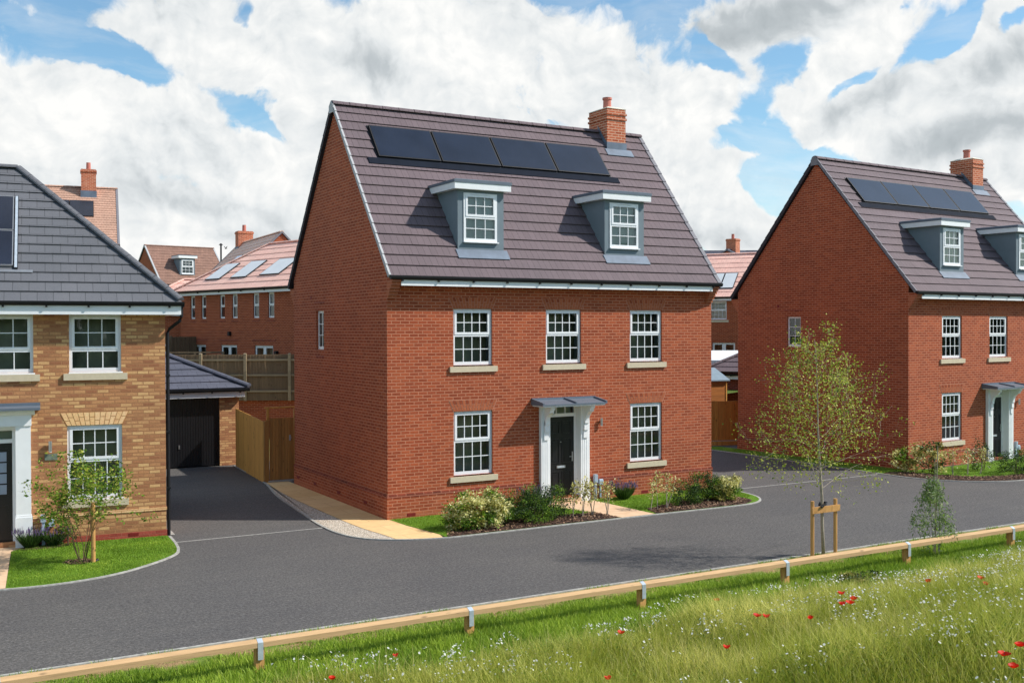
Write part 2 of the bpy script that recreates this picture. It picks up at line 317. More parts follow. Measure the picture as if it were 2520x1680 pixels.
col = m.mix(.6, m.ramp(l1, [(.3, C(44, 60, 18)), (.7, C(104, 124, 44))]), m.ramp(l2, [(.3, (.38, .42, .4)), (.7, (.62, .6, .5))]), 'OVERLAY'); m.color(col); m.bump(l1, .05, 1.0); ROUGHG = m.m
m = Mat('verge_soil', .95)
col = m.mix(m.ramp(m.noise(2.2, 5), [(.42, (0, 0, 0)), (.6, (1, 1, 1))]), m.ramp(m.noise(40, 4), [(.3, C(126, 98, 66)), (.7, C(176, 146, 104))]), m.ramp(m.noise(50, 4), [(.3, C(70, 96, 28)), (.7, C(128, 150, 56))])); m.color(col); m.bump(m.noise(40, 4), .03, 1.0); SOIL = m.m
def leaf(name, c, c2=None, rough=.55, trans=.35):
    m = Mat(name, rough); c2 = c2 or scl(c, 1.35)
    at = m.n.new('ShaderNodeAttribute'); at.attribute_name = 'tint'
    col = m.ramp(at.outputs['Fac'], [(0, scl(c, .72)), (.5, c), (1, c2)]); m.color(col)
    tl = m.n.new('ShaderNodeBsdfTranslucent'); m.link(col, tl.inputs['Color'])
    ms = m.n.new('ShaderNodeMixShader'); ms.inputs[0].default_value = trans
    m.link(m.b.outputs[0], ms.inputs[1]); m.link(tl.outputs[0], ms.inputs[2]); m.link(ms.outputs[0], m.n['Material Output'].inputs['Surface'])
    return m.m
LF_BIRCH = leaf('birch_leaf', C(160, 166, 58), C(206, 208, 104)); LF_GREEN = leaf('green_leaf', C(88, 124, 32), C(146, 176, 54))
LF_DARK = leaf('dark_leaf', C(44, 68, 30), C(86, 112, 50)); LF_CREAM = leaf('cream_leaf', C(216, 210, 130), C(244, 240, 190))
LF_OLIVE = leaf('olive_leaf', C(128, 126, 56), C(190, 180, 92)); LF_SILVER = leaf('silver_leaf', C(116, 138, 88), C(190, 200, 154)); LF_LAV = leaf('lavender_leaf', C(58, 88, 36), C(104, 132, 64))
LAVF = leaf('lavender_flower', C(104, 88, 128), C(150, 132, 168)); GRASSM = leaf('grass_blade', C(118, 150, 42), C(178, 200, 74))
HERB = leaf('meadow_herb', C(140, 158, 58), C(206, 208, 110), trans=.4); MEADOW = leaf('meadow_blade', C(164, 172, 60), C(238, 230, 136), trans=.4)
PETALW = leaf('white_petal', (.74, .75, .70), (.85, .86, .82)); PETALR = leaf('red_petal', C(222, 36, 12), C(244, 72, 30)); STRAW = leaf('straw_stem', C(188, 180, 96), C(228, 218, 150))
BARKL = plain('pale_bark', C(160, 148, 132), .9, .25, 30); BARKD = plain('brown_bark', C(104, 84, 66), .9, .25, 20); ROSE = leaf('white_rose', (.75, .74, .66), (.85, .84, .8))

# ---------------------------------------------------------------- mesh helpers
COL = scene.collection
class MB:
    def __init__(s, M=None): s.v = []; s.f = []; s.uv = []; s.mi = []; s.mats = []; s.M = M; s.tint = None
    def mat(s, m):
        if m not in s.mats: s.mats.append(m)
        return s.mats.index(m)
    def face(s, pts, m, uv=None):
        P = [Vector(p) for p in pts]
        if s.M is not None: P = [s.M @ p for p in P]
        n = Vector((0, 0, 0))
        for i in range(len(P)):
            a, b = P[i], P[(i+1) % len(P)]; n += a.cross(b)
        if n.length < 1e-12: return
        n.normalize()
        if uv is None:
            u = Vector((1, 0, 0)) if abs(n.z) > .999 else Vector((0, 0, 1)).cross(n).normalized()
            w = n.cross(u)
            if abs(n.z) > .999: w = Vector((0, 1, 0))
            uv = [(p.dot(u), p.dot(w)) for p in P]
        k = len(s.v); s.v += [tuple(p) for p in P]; s.f.append(tuple(range(k, k+len(P)))); s.uv.append(uv); s.mi.append(s.mat(m))
    def box(s, x0, x1, y0, y1, z0, z1, m, skip=''):
        a = [(x0, y0, z0), (x1, y0, z0), (x1, y1, z0), (x0, y1, z0), (x0, y0, z1), (x1, y0, z1), (x1, y1, z1), (x0, y1, z1)]
        for key, q in (('f', (0, 1, 5, 4)), ('r', (1, 2, 6, 5)), ('b', (2, 3, 7, 6)), ('l', (3, 0, 4, 7)), ('t', (4, 5, 6, 7)), ('d', (3, 2, 1, 0))):
            if key not in skip: s.face([a[i] for i in q], m)
    def frustum(s, x0, x1, y0, y1, z0, z1, ins, m):
        b = [(x0, y0, z0), (x1, y0, z0), (x1, y1, z0), (x0, y1, z0)]; t = [(x0+ins, y0+ins, z1), (x1-ins, y0+ins, z1), (x1-ins, y1-ins, z1), (x0+ins, y1-ins, z1)]
        for i in range(4): s.face([b[i], b[(i+1) % 4], t[(i+1) % 4], t[i]], m)
        s.face(t, m)
    def tube(s, pts, rad, m, n=8, cap=True):
        pts = [Vector(p) for p in pts]; rad = rad if isinstance(rad, (list, tuple)) else [rad]*len(pts); rings = []
        for i, p in enumerate(pts):
            d = (pts[min(i+1, len(pts)-1)]-pts[max(i-1, 0)]).normalized()
            a = Vector((0, 0, 1)) if abs(d.z) < .9 else Vector((1, 0, 0)); u = d.cross(a).normalized(); w = d.cross(u)
            rings.append([p+(u*math.cos(2*math.pi*k/n)+w*math.sin(2*math.pi*k/n))*rad[i] for k in range(n)])
        for i in range(len(rings)-1):
            for k in range(n): s.face([rings[i][k], rings[i][(k+1) % n], rings[i+1][(k+1) % n], rings[i+1][k]], m)
        if cap: s.face(rings[-1], m); s.face(rings[0][::-1], m)
    def prism(s, prof, x0, x1, m, axis='x'):                 # profile in (y,z) pulled along x (or (x,z) along y)
        f = (lambda p, t: (t, p[0], p[1])) if axis == 'x' else (lambda p, t: (p[0], t, p[1]))
        s.face([f(p, x0) for p in prof], m); s.face([f(p, x1) for p in prof][::-1], m)
        for i in range(len(prof)):
            a, b = prof[i], prof[(i+1) % len(prof)]; s.face([f(a, x0), f(a, x1), f(b, x1), f(b, x0)], m)
    def build(s, name, parent=None, smooth=False, recalc=True):
        me = bpy.data.meshes.new(name); me.from_pydata(s.v, [], s.f)
        for m in s.mats: me.materials.append(m)
        me.polygons.foreach_set('material_index', s.mi)
        ul = me.uv_layers.new(name='UVMap'); flat = [c for f in s.uv for p in f for c in p]; ul.data.foreach_set('uv', flat)
        if smooth: me.polygons.foreach_set('use_smooth', [True]*len(s.f))
        if smooth:
            import bmesh
            bm = bmesh.new(); bm.from_mesh(me); bmesh.ops.remove_doubles(bm, verts=bm.verts, dist=.0004); bm.to_mesh(me); bm.free()
        me.update(); o = bpy.data.objects.new(name, me); COL.objects.link(o)
        if parent is not None: o.parent = parent
        return o
def thing(name, label, cat, loc=(0, 0, 0), rot=0, group=None):
    o = bpy.data.objects.new(name, None); COL.objects.link(o); o.empty_display_size = .3
    o.location = loc; o.rotation_euler = (0, 0, rot); o['label'] = label; o['category'] = cat
    if group: o['group'] = group
    return o
def tag(o, label, cat, group=None):
    o['label'] = label; o['category'] = cat
    if group: o['group'] = group
    return o
def structure(o, kind='structure'): o['kind'] = kind; return o
def np_mesh(name, V, F, mat_list, mi=None, tint=None, parent=None, nv=4):
    me = bpy.data.meshes.new(name); me.vertices.add(len(V)); me.vertices.foreach_set('co', np.asarray(V, np.float32).ravel())
    F = np.asarray(F, np.int32); me.loops.add(F.size); me.loops.foreach_set('vertex_index', F.ravel())
    me.polygons.add(len(F)); me.polygons.foreach_set('loop_start', np.arange(0, F.size, F.shape[1], dtype=np.int32))
    me.polygons.foreach_set('loop_total', np.full(len(F), F.shape[1], np.int32))
    for m in mat_list: me.materials.append(m)
    if mi is not None: me.polygons.foreach_set('material_index', np.asarray(mi, np.int32))
    if tint is not None:
        a = me.attributes.new('tint', 'FLOAT', 'POINT'); a.data.foreach_set('value', np.asarray(tint, np.float32))
    me.update(calc_edges=True); me.validate(); o = bpy.data.objects.new(name, me); COL.objects.link(o)
    if parent is not None: o.parent = parent
    return o
def SIDE(x, y, z): return Matrix(((0, 1, 0, x), (-1, 0, 0, y), (0, 0, 1, z), (0, 0, 0, 1)))      # wall facing -x
def FRONT(x, y, z): return Matrix.Translation((x, y, z))
def wall_rect(mb, M, w, h, holes, m, depth=.10, rm=None):
    old = mb.M; mb.M = M if old is None else old @ M
    xs = sorted({0, w, *[a for q in holes for a in q[:2]]}); zs = sorted({0, h, *[a for q in holes for a in q[2:]]})
    for i in range(len(xs)-1):
        for j in range(len(zs)-1):
            cx, cz = (xs[i]+xs[i+1])/2, (zs[j]+zs[j+1])/2
            if any(q[0] < cx < q[1] and q[2] < cz < q[3] for q in holes): continue
            mb.face([(xs[i], 0, zs[j]), (xs[i+1], 0, zs[j]), (xs[i+1], 0, zs[j+1]), (xs[i], 0, zs[j+1])], m)
    for a, b, c, d in holes:
        mm = rm or m
        mb.face([(a, 0, c), (a, 0, d), (a, depth, d), (a, depth, c)], mm); mb.face([(b, 0, d), (b, 0, c), (b, depth, c), (b, depth, d)], mm)
        mb.face([(a, 0, d), (b, 0, d), (b, depth, d), (a, depth, d)], mm); mb.face([(a, 0, c), (a, depth, c), (b, depth, c), (b, 0, c)], mm)
    mb.M = old
def window(parent, M, w, h, top=(4, 2), bot=(4, 2), split=.47, sb=.055, room=ROOM, sill=None, small=.02, vent=True, fr=.06, curtain=None, cill=True, mg=.5, fr_=None):
    """frame with panes, lining of the room behind, sill; canonical frame x right, y inward, z up"""
    f = MB(M); y0, y1 = sb, sb+.06
    f.box(0, fr, y0, y1, 0, h, UPVC); f.box(w-fr, w, y0, y1, 0, h, UPVC); f.box(fr, w-fr, y0, y1, 0, fr+.02, UPVC); f.box(fr, w-fr, y0, y1, h-fr, h, UPVC)
    panes = []
    if bot:
        zm = h*(1-split); f.box(fr, w-fr, y0, y1, zm-.03, zm+.03, UPVC)
        t = .045; y2 = y0-.012
        f.box(fr-.01, fr+t, y2, y0+.03, zm+.02, h-fr+.01, UPVC); f.box(w-fr-t, w-fr+.01, y2, y0+.03, zm+.02, h-fr+.01, UPVC)
        f.box(fr+t, w-fr-t, y2, y0+.03, zm+.02, zm+.02+t+.01, UPVC); f.box(fr+t, w-fr-t, y2, y0+.03, h-fr+.01-t, h-fr+.01, UPVC)
        panes.append((fr+t, w-fr-t, zm+.03+t, h-fr+.01-t, top)); panes.append((fr, w-fr, fr+.02, zm-.03, bot))
    else: panes.append((fr, w-fr, fr+.02, h-fr, top))
    for a, b, c, d, (nc, nr) in panes:
        for i in range(1, nc): x = a+(b-a)*i/nc; f.box(x-.0095, x+.0095, y0+.008, y0+.035, c, d, UPVC)
        for j in range(1, nr):
            z = c+(d-c)*j/nr
            for i in range(nc): f.box(a+(b-a)*i/nc+(.0095 if i else 0), a+(b-a)*(i+1)/nc-(.0095 if i < nc-1 else 0), y0+.008, y0+.035, z-.0095, z+.0095, UPVC)
    if vent: f.box(w*.25, w*.75, y0-.022, y0, h-fr*.62, h-fr*.62+.014, UPVC)
    if cill: f.box(-.01, w+.03, y0-.05, y0+.02, -.028, -.001, UPVC)
    fo = f.build('window', parent)
    g = MB(M)
    for a, b, c, d, _ in panes: g.face([(a, y0+.022, c), (b, y0+.022, c), (b, y0+.022, d), (a, y0+.022, d)], GLASS)
    g.build('pane', fo)
    r = MB(M); D_ = .30 if mg > .1 else .02; y = y1+.002; m3, m4 = (.4, .3) if mg > .1 else (0, 0)
    r.face([(0, y, 0), (0, y, h), (0, y+.22, h), (0, y+.22, 0)], REVEAL); r.face([(w, y, h), (w, y, 0), (w, y+.22, 0), (w, y+.22, h)], REVEAL)
    r.face([(0, y, 0), (0, y+.22, 0), (w, y+.22, 0), (w, y, 0)], REVEAL); r.face([(0, y, h), (w, y, h), (w, y+.22, h), (0, y+.22, h)], REVEAL)
    y += .22
    for q in (((-mg, y, -m3), (-mg, y, h+m4), (-mg, y+D_, h+m4), (-mg, y+D_, -m3)), ((w+mg, y, h+m4), (w+mg, y, -m3), (w+mg, y+D_, -m3), (w+mg, y+D_, h+m4)),
              ((-mg, y, -m3), (-mg, y+D_, -m3), (w+mg, y+D_, -m3), (w+mg, y, -m3)), ((-mg, y, h+m4), (w+mg, y, h+m4), (w+mg, y+D_, h+m4), (-mg, y+D_, h+m4)),
              ((-mg, y+D_, -m3), (-mg, y+D_, h+m4), (w+mg, y+D_, h+m4), (w+mg, y+D_, -m3))) if room not in (BLIND, GLARE) else (): r.face(list(q), room)
    if room in (BLIND, GLARE): r.face([(0, y-.19, 0), (w, y-.19, 0), (w, y-.19, h), (0, y-.19, h)], room)
    r.build('lining_and_backing', fo)
    if sill:
        s_ = MB(M); s_.box(-.11, w+.12, -.05, sb-.003, -.165, -.03, sill); s_.build('sill', fo)
    return fo
def arch(parent, M, w, h=.27, flare=.12, c=None, mort=None, n=15, dark=True):
    c = c or [BRO, BR, BRD, BRO, BR, BRO, BR]; mort = mort or MORT
    a = MB(M); y = -.004
    a.face([(-.015, y, 0), (w+.015, y, 0), (w+flare+.01, y, h), (-flare-.01, y, h)], mort)
    for i in range(n):
        g = .006; f = [i/n, (i+1)/n]
        X = lambda t, z: (t*w)*(1-z/h)+(-flare+t*(w+2*flare))*(z/h)
        sp = h*(.62 if i % 2 else .36)
        for z0, z1 in ((.004, sp-.006), (sp+.006, h-.006)):
            m = c[(i*7+int(z0*50)) % len(c)]
            a.face([(X(f[0], z0)+g, y-.004, z0), (X(f[1], z0)-g, y-.004, z0), (X(f[1], z1)-g, y-.004, z1), (X(f[0], z1)+g, y-.004, z1)], m, uv=[(.02+i*.225, .02), (.08+i*.225, .02), (.08+i*.225, .06), (.02+i*.225, .06)])
    return a.build('brick_arch', parent)
def slope(mb, O, U, V, L, n, xl, xr, m, tw=.33, lip=.028, seed=1):
    """n courses of lapped tiles from the eave at O; xl(s), xr(s) bound the run at slope distance s"""
    O, U, V = Vector(O), Vector(U).normalized(), Vector(V).normalized(); Nn = U.cross(V); gs = L/n; rd = random.Random(seed)
    P = lambda x, s, h: O+U*x+V*s+Nn*h
    for k in range(n):
        s0, s1 = k*gs, (k+1)*gs; a0, b0, a1, b1 = xl(s0), xr(s0), xl(s1), xr(s1)
        lo, hi = min(a0, a1), max(b0, b1); x = lo+(-(tw/2) if k % 2 else 0)
        while x < hi:
            x0, x1 = x, x+tw; x += tw; j = rd.uniform(0, .006)
            c = [max(a0, min(b0, x0)), max(a0, min(b0, x1)), max(a1, min(b1, x1)), max(a1, min(b1, x0))]
            if c[1]-c[0] < 1e-4 and c[2]-c[3] < 1e-4: continue
            h0, h1 = lip+j, .003
            mb.face([P(c[0], s0, h0), P(c[1], s0, h0), P(c[2], s1, h1), P(c[3], s1, h1)], m, uv=[(c[0], s0), (c[1], s0), (c[2], s1-.001), (c[3], s1-.001)])
            if c[1]-c[0] > 1e-4: mb.face([P(c[0], s0, -.004), P(c[1], s0, -.004), P(c[1], s0, h0), P(c[0], s0, h0)], m, uv=[(c[0], s0+.05), (c[1], s0+.05), (c[1], s0+.08), (c[0], s0+.08)])
def ridge_tiles(mb, a, b, rad, m, seg=.45, drop=.0, n=7):
    a, b = Vector(a), Vector(b); d = (b-a); L = d.length; d.normalize(); k = max(1, round(L/seg)); side = d.cross(Vector((0, 0, 1))).normalized(); upv = side.cross(d)
    for i in range(k):
        p0, p1 = a+d*(L*i/k), a+d*(L*(i+1)/k-.012); r0, r1 = rad, rad*.955
        ring = lambda p, r: [p+side*(r*math.cos(t))+upv*(r*math.sin(t)*.75-drop) for t in [math.pi*q/n for q in range(n+1)]]
        A, B = ring(p0, r0), ring(p1, r1)
        for q in range(n): mb.face([A[q], A[q+1], B[q+1], B[q]], m)
        mb.face(A[::-1], m); mb.face(B, m)
def gutter(parent, x0, x1, y, z, n=10, bz=None):
    g = MB(); prof = [(y+.055*math.cos(t), z+.075*math.sin(t)) for t in [math.pi+math.pi*q/8 for q in range(9)]]
    prof = [(y-.055, z+.014)]+prof+[(y+.055, z+.014)]; g.prism(prof, x0, x1, BLACK)
    for i in range(n):
        x = x0+.3+(x1-x0-.6)*i/(n-1); g.box(x-.02, x+.02, y-.03, y+.042, z-.11, z-.06, BLACK)
    return g.build('gutter', parent)
def panel_on_roof(name, parent, O, U, V, x0, x1, s0, s1, h, m, frame=BLACK, th=.03, fw_=.012):
    O, U, V = Vector(O), Vector(U).normalized(), Vector(V).normalized(); Nn = U.cross(V); P = lambda x, s, h: O+U*x+V*s+Nn*h
    b = MB(); q = [(x0, s0), (x1, s0), (x1, s1), (x0, s1)]
    b.face([P(a, c, h+th) for a, c in q], frame)
    for i in range(4):
        a, c = q[i], q[(i+1) % 4]; b.face([P(*a, h-.01), P(*c, h-.01), P(*c, h+th), P(*a, h+th)], frame)
    if m is not frame:
        f = fw_; q2 = [(x0+f, s0+f), (x1-f, s0+f), (x1-f, s1-f), (x0+f, s1-f)]; b.face([P(a, c, h+th+.003) for a, c in q2], m)
    return b.build(name, parent)

# ---------------------------------------------------------------- the tall red houses
def red_house(name, label, loc, rot, D, verge, dormer_backing, group):
    W, ze, zr, oh = 9.6, 5.585, 10.143, .283
    T = thing(name, label, 'house', loc, rot, group)
    tn = (zr-ze)/(D/2+oh); zroof = lambda y: ze+tn*(y+oh)
    wins = [(1.70, 2.75, .90, 2.42), (6.85, 7.90, .90, 2.42), (1.70, 2.75, 3.52, 4.86), (4.275, 5.325, 3.52, 4.86), (6.85, 7.90, 3.52, 4.86)]
    door = (4.33, 5.25, .17, 2.46); HW = 5.78
    w = MB(); wall_rect(w, FRONT(0, 0, 0), W, HW, wins+[door], BR, .13)
    w.face([(0, 0, -.2), (4.3, 0, -.2), (4.3, 0, 0), (0, 0, 0)], BR)
    sw = (D-4.82, D-4.22, 3.85, 4.88)                                # side window, measured from the back corner
    wall_rect(w, SIDE(0, D, 0), D, HW, [sw], BR, .13)
    w.face([(0, 0, HW), (0, D/2, zroof(D/2)-.16), (0, D, HW)], BR)
    w.face([(W, 0, 0), (W, D, 0), (W, D, HW), (W, D/2, zroof(D/2)-.16), (W, 0, HW)], BR)
    w.face([(W, D, 0), (0, D, 0), (0, D, HW), (W, D, HW)], BR)
    wo = w.build('wall', T)
    p = MB()
    for z0, z1, e, m in ((-.2, .15, .022, BRO), (.15, .50, .020, BR), (.50, .575, .026, BRD)):
        for x0, x1 in ((-e, 4.07), (5.51, W+e)): p.box(x0, x1, -e, .001, z0, z1, m, 'b')
        p.box(-e, .001, .001, D+e, z0, z1, m, 'fr'); p.box(W-.001, W+e, .001, D+e, z0, z1, m, 'fl')
    p.build('plinth', T)
    for x0 in (-.003, W-.222):
      for side in (0, 1):
        k = MB()
        for i in range(6):
            e = .058*(i+1) if i < 5 else .33; z0 = 5.085+.075*i
            if side: k.box(x0, x0+.225, D, D+e, z0, z0+.075, BRO); continue
            k.box(x0, x0+.225, -e, 0, z0, z0+(.066 if i < 5 else .10), BRO if i < 5 else BR)
            if i < 5: k.box(x0+.006, x0+.219, -e+.008, 0, z0+.066, z0+.075, MORT)
        k.build('corbel', T)
    f = MB(); f.box(.222, W-.222, -.322, -.30, 5.375, 5.545, WHITE); f.box(.222, W-.222, -.30, -.001, 5.40, 5.415, WHITE); f.build('fascia', T)
    f = MB(); f.box(.222, W-.222, D+.222, D+.245, 5.375, 5.53, WHITE); f.build('fascia', T)
    gutter(T, -.06, W+.08, -.345, 5.58, 11); 
    L = math.hypot(D/2+oh, zr-ze); n = 18
    O, U, V = (-.05, -oh-.02, ze), (1, 0, 0), (0, D/2+oh, zr-ze); O2, U2, V2 = (W+.05, D+oh+.02, ze), (-1, 0, 0), (0, -(D/2+oh), zr-ze)
    r = MB(); Wd = W+.1
    for o_, u_, v_, sd_ in ((O, U, V, 3), (O2, U2, V2, 4)):
        slope(r, o_, u_, v_, L+.01, n, lambda s: 0, lambda s: Wd, ROOF, .33, .030, sd_)
        oo, uu, vv = Vector(o_), Vector(u_), Vector(v_).normalized(); nn = uu.cross(vv)
        a = [oo+nn*-.07, oo+uu*Wd+nn*-.07, oo+uu*Wd+vv*L+nn*-.07, oo+vv*L+nn*-.07]; r.face(a, BLACK)
        r.face([a[0], a[1], oo+uu*Wd+nn*.002, oo+nn*.002], BLACK)
    ro = r.build('roof', T)
    rd = MB(); ridge_tiles(rd, (-.08, D/2, zr-.02), (8.13, D/2, zr-.02), .135, ROOF); rd.build('ridge', ro); rd = MB(); ridge_tiles(rd, (8.83, D/2, zr-.02), (W+.08, D/2, zr-.02), .135, ROOF); rd.build('ridge', ro)
    vn = Vector(V).normalized(); Ls = L/n
    for (o_, v_, x0, x1) in ((O, V, -.085, -.035), (O, V, W-.035, W+.085), (O2, V2, -.085, .035), (O2, V2, W-.035, W+.085)):
        vv = Vector(v_).normalized(); nn = Vector((0, -vv.z, vv.y)) if vv.y > 0 else Vector((0, vv.z, -vv.y))
        if nn.z < 0: nn = -nn
        vg = MB()
        for i in range(n):
            a = Vector((0, o_[1], o_[2]))+vv*(i*Ls); b = a+vv*(Ls-.012); lift = .046; dn = .05 if x1 < 0 else .085
            q = [a-nn*dn, b-nn*dn, b+nn*(lift-.014), a+nn*lift]
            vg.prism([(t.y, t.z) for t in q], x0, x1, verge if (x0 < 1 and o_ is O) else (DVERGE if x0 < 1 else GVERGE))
        vg.build('verge', ro)
    vg = MB(); vg.prism([(D/2-.15, zr-.24), (D/2+.15, zr-.24), (D/2+.15, zr-.05), (D/2, zr+.07), (D/2-.15, zr-.05)], -.10, -.082, verge); vg.build('verge_cap', ro)
    for i in range(4):
        x0 = .72+i*1.762; panel_on_roof('solar_panel', T, O, U, V, x0+.02, x0+1.742, 3.90, 5.03, .035, SOLAR, BLACK, .05, .03)
    panel_on_roof('solar_backing', T, O, U, V, .70, 7.79, 3.88, 5.06, .030, BLACK, BLACK, .008); panel_on_roof('solar_flashing', T, O, U, V, .44, 8.0, 3.66, 3.875, .030, DLEAD, DLEAD, .012)
    for x0 in (1.95, 6.23):
        x1 = x0+1.265; yf = .249; zb, zt = 6.2, 7.76; yb = -oh+(zt-ze)/tn
        d = MB(); wx0, wx1, wz0, wz1 = x0+.155, x1-.195, 6.49, 7.66
        wall_rect(d, FRONT(x0, yf, zb), x1-x0, zt-zb, [(wx0-x0, wx1-x0, wz0-zb, wz1-zb)], RENDER, .03)
        yl = -oh+(zb-ze)/tn
        d.face([(x0, yf, zb-.1), (x0, yf, zt), (x0, yb, zt)], RENDER); d.face([(x1, yf, zb-.1), (x1, yb, zt), (x1, yf, zt)], RENDER)
        do = d.build('dormer', T)
        t = MB(); t.box(x0-.15, x1+.13, .10, 1.6, 7.733, 7.885, WHITE); t.build('dormer_fascia', do)
        t = MB(); t.box(x0-.165, x1+.145, .085, 1.66, 7.8855, 7.955, GRP); t.frustum(x0-.14, x1+.12, .11, 1.66, 7.9555, 7.972, .03, GRP); t.build('dormer_roof', do)
        window(do, FRONT(wx0, yf, wz0), wx1-wx0, wz1-wz0, (3, 2), (3, 2), .5, -.018, room=dormer_backing, mg=.02)
        panel_on_roof('lead_apron', do, O, U, V, x0-.02, x1+.12, .60, .88, .030, LEAD, LEAD, .008)
        s_ = MB(); s_.box(x0-.012, x0-.001, yf, yb-.05, zb-.05, zb-.04, BLACK)
    c = MB(); cx0, cx1, cy0, cy1 = 8.15, 8.81, 2.87-3.3355+D/2, 3.80-3.3355+D/2
    c.box(cx0, cx1, cy0, cy1, 9.2, 10.78, BRC)
    for z in (10.46, 10.60): c.box(cx0-.028, cx1+.028, cy0-.028, cy1+.028, z, z+.062, BRC)
    c.frustum(cx0-.01, cx1+.01, cy0-.01, cy1+.01, 10.7805, 10.80, .0, MORTL); c.frustum(cx0-.01, cx1+.01, cy0-.01, cy1+.01, 10.80, 10.86, .15, MORTL)
    co = c.build('chimney', T)
    t = MB(); cxm, cym = (cx0+cx1)/2, (cy0+cy1)/2; t.tube([(cxm, cym, 10.83), (cxm, cym, 11.12), (cxm, cym, 11.13), (cxm, cym, 11.19)], [.125, .115, .14, .14], POT, 14); t.tube([(cxm, cym, 11.19), (cxm, cym, 11.192)], [.105, .105], BLACK, 14); t.build('chimney_pot', co)
    t = MB(); t.box(cx0-.02, cx1+.02, cy0-.022, cy0-.002, 9.3, 9.80-3.3355*0, LEAD); zc = zroof(cy0)
    t.face([(cx0-.012, cy0, zc-.1), (cx0-.012, cy0, zc+.22), (cx0-.012, D/2, zr+.2), (cx0-.012, D/2, zr-.3)], LEAD); t.build('chimney_flashing', co)
    sc0 = (cy0+oh)/math.cos(math.atan(tn)); panel_on_roof('chimney_apron', co, O, U, V, cx0-.05, cx1+.22, sc0-.24, sc0+.02, .03, LEAD, LEAD, .008)
    for i, q in enumerate(wins):
        window(T, FRONT(q[0], 0, q[2]), q[1]-q[0], q[3]-q[2], (4, 2), (4, 2), .47, .05, room=ROOM, sill=STONE)
        arch(T, FRONT(q[0], 0, q[3]+.002), q[1]-q[0], .268, .125)
    window(T, SIDE(0, 4.82, 3.85), .60, 1.03, (2, 3), None, room=ROOM, vent=False, sb=.06)
    s_ = MB(); s_.box(-.012, .001, 4.15, 4.95, 5.07, 5.13, BRD, 'r'); s_.build('brick_course', T); s_ = MB(); s_.box(-.010, .001, 4.2, 4.8, 3.62, 3.70, BRD, 'r'); s_.build('brick_course', T)
    for x in (.47, 2.2, 7.2, 8.9): a = MB(); a.box(x, x+.215, -.027, -.0225, .05, .12, VENT); a.build('air_brick', T)
    for y in (1.2, 3.0, 4.8, 6.2): a = MB(); a.box(-.027, -.0225, y, y+.215, .20, .27, VENT); a.build('air_brick', T)
    a = MB(); a.box(-.006, -.001, 5.17, 5.25, 5.2, 5.29, VENT); a.build('vent', T)
    # entrance
    s_ = MB()
    for x0, x1 in ((4.07, 4.334), (5.246, 5.51)):
        s_.box(x0, x1, -.10, .13, .20, 2.50, WHITE); s_.box(x0-.02, x1+.02, -.125, .13, .02, .20, WHITE); s_.box(x0-.01, x1+.01, -.112, .13, .2005, .235, WHITE)
        for k_ in range(3): s_.box(x0+.05+.06*k_, x0+.062+.06*k_, -.106, -.10, .26, 2.3, WHITE, 'b')
        s_.box(x0+.07, x1-.07, -.13, -.1005, 1.62, 2.0, WHITE); s_.box(x0+.07, x1-.07, -.16, -.1305, 1.82, 2.1, WHITE)
    s_.box(4.335, 5.245, -.02, .13, 2.452, 2.50, WHITE); so_ = s_.build('door_surround', T)
    for xc in (4.20, 5.38):
        b = MB()
        prof = [(-.10, 1.98), (-.19, 2.0), (-.19, 2.04), (-.20, 2.12), (-.235, 2.2), (-.31, 2.27), (-.39, 2.31), (-.41, 2.38), (-.45, 2.39), (-.45, 2.46), (-.10, 2.46)]
        b.prism(prof, xc-.06, xc+.06, WHITE); b.build('bracket', so_)
    cn = MB(); cx0, cx1, pj = 3.84, 5.74, .56
    cn.prism([(0, 2.465), (-pj+.03, 2.465), (-pj+.03, 2.50), (0, 2.50)], cx0+.04, cx1-.04, WHITE)
    cn.prism([(0, 2.5005), (-pj, 2.5005), (-pj, 2.535), (0, 2.62)], cx0, cx1, GRP)
    cn.box(cx0, cx1, -.03, -.001, 2.61, 2.665, GRP)
    for x in (cx0+.0, (cx0+cx1)/2, cx1-.045): cn.prism([(0, 2.622), (-pj-.003, 2.537), (-pj-.003, 2.575), (0, 2.66)], x, x+.045, GRP)
    cn.build('canopy', T)
    fr_ = MB(); fr_.box(4.335, 4.39, .132, .19, .17, 2.46, WHITE); fr_.box(5.19, 5.245, .132, .19, .17, 2.46, WHITE); fr_.box(4.39, 5.19, .13, .19, 2.16, 2.245, WHITE); fr_.box(4.39, 5.19, .13, .19, 2.42, 2.46, WHITE)
    for i in (1, 2): fr_.box(4.39+.8*i/3-.012, 4.39+.8*i/3+.012, .135, .17, 2.245, 2.42, WHITE)
    fr_.box(4.33, 5.25, .02, .19, .12, .168, STEEL); fo = fr_.build('door_frame', T)
    g = MB(); g.face([(4.39, .16, 2.245), (5.19, .16, 2.245), (5.19, .16, 2.42), (4.39, .16, 2.42)], GLASS); g.face([(4.39, .30, 2.2), (5.19, .30, 2.2), (5.19, .30, 2.5), (4.39, .30, 2.5)], ROOM); g.build('fanlight', fo)
    d = MB(); d.box(4.392, 5.188, .145, .185, .172, 2.158, DOORB)
    for a0, a1 in ((4.48, 4.75), (4.83, 5.10)):
        for z0, z1 in ((.30, .78), (.98, 1.60), (1.72, 2.05)):
            for xx0, xx1, zz0, zz1 in ((a0, a1, z0, z0+.025), (a0, a1, z1-.025, z1), (a0, a0+.025, z0+.025, z1-.025), (a1-.025, a1, z0+.025, z1-.025)): d.box(xx0, xx1, .132, .1445, zz0, zz1, DOORB)
            d.box(a0+.06, a1-.06, .136, .1445, z0+.06, z1-.06, DOORB)
    dd = d.build('door', T)
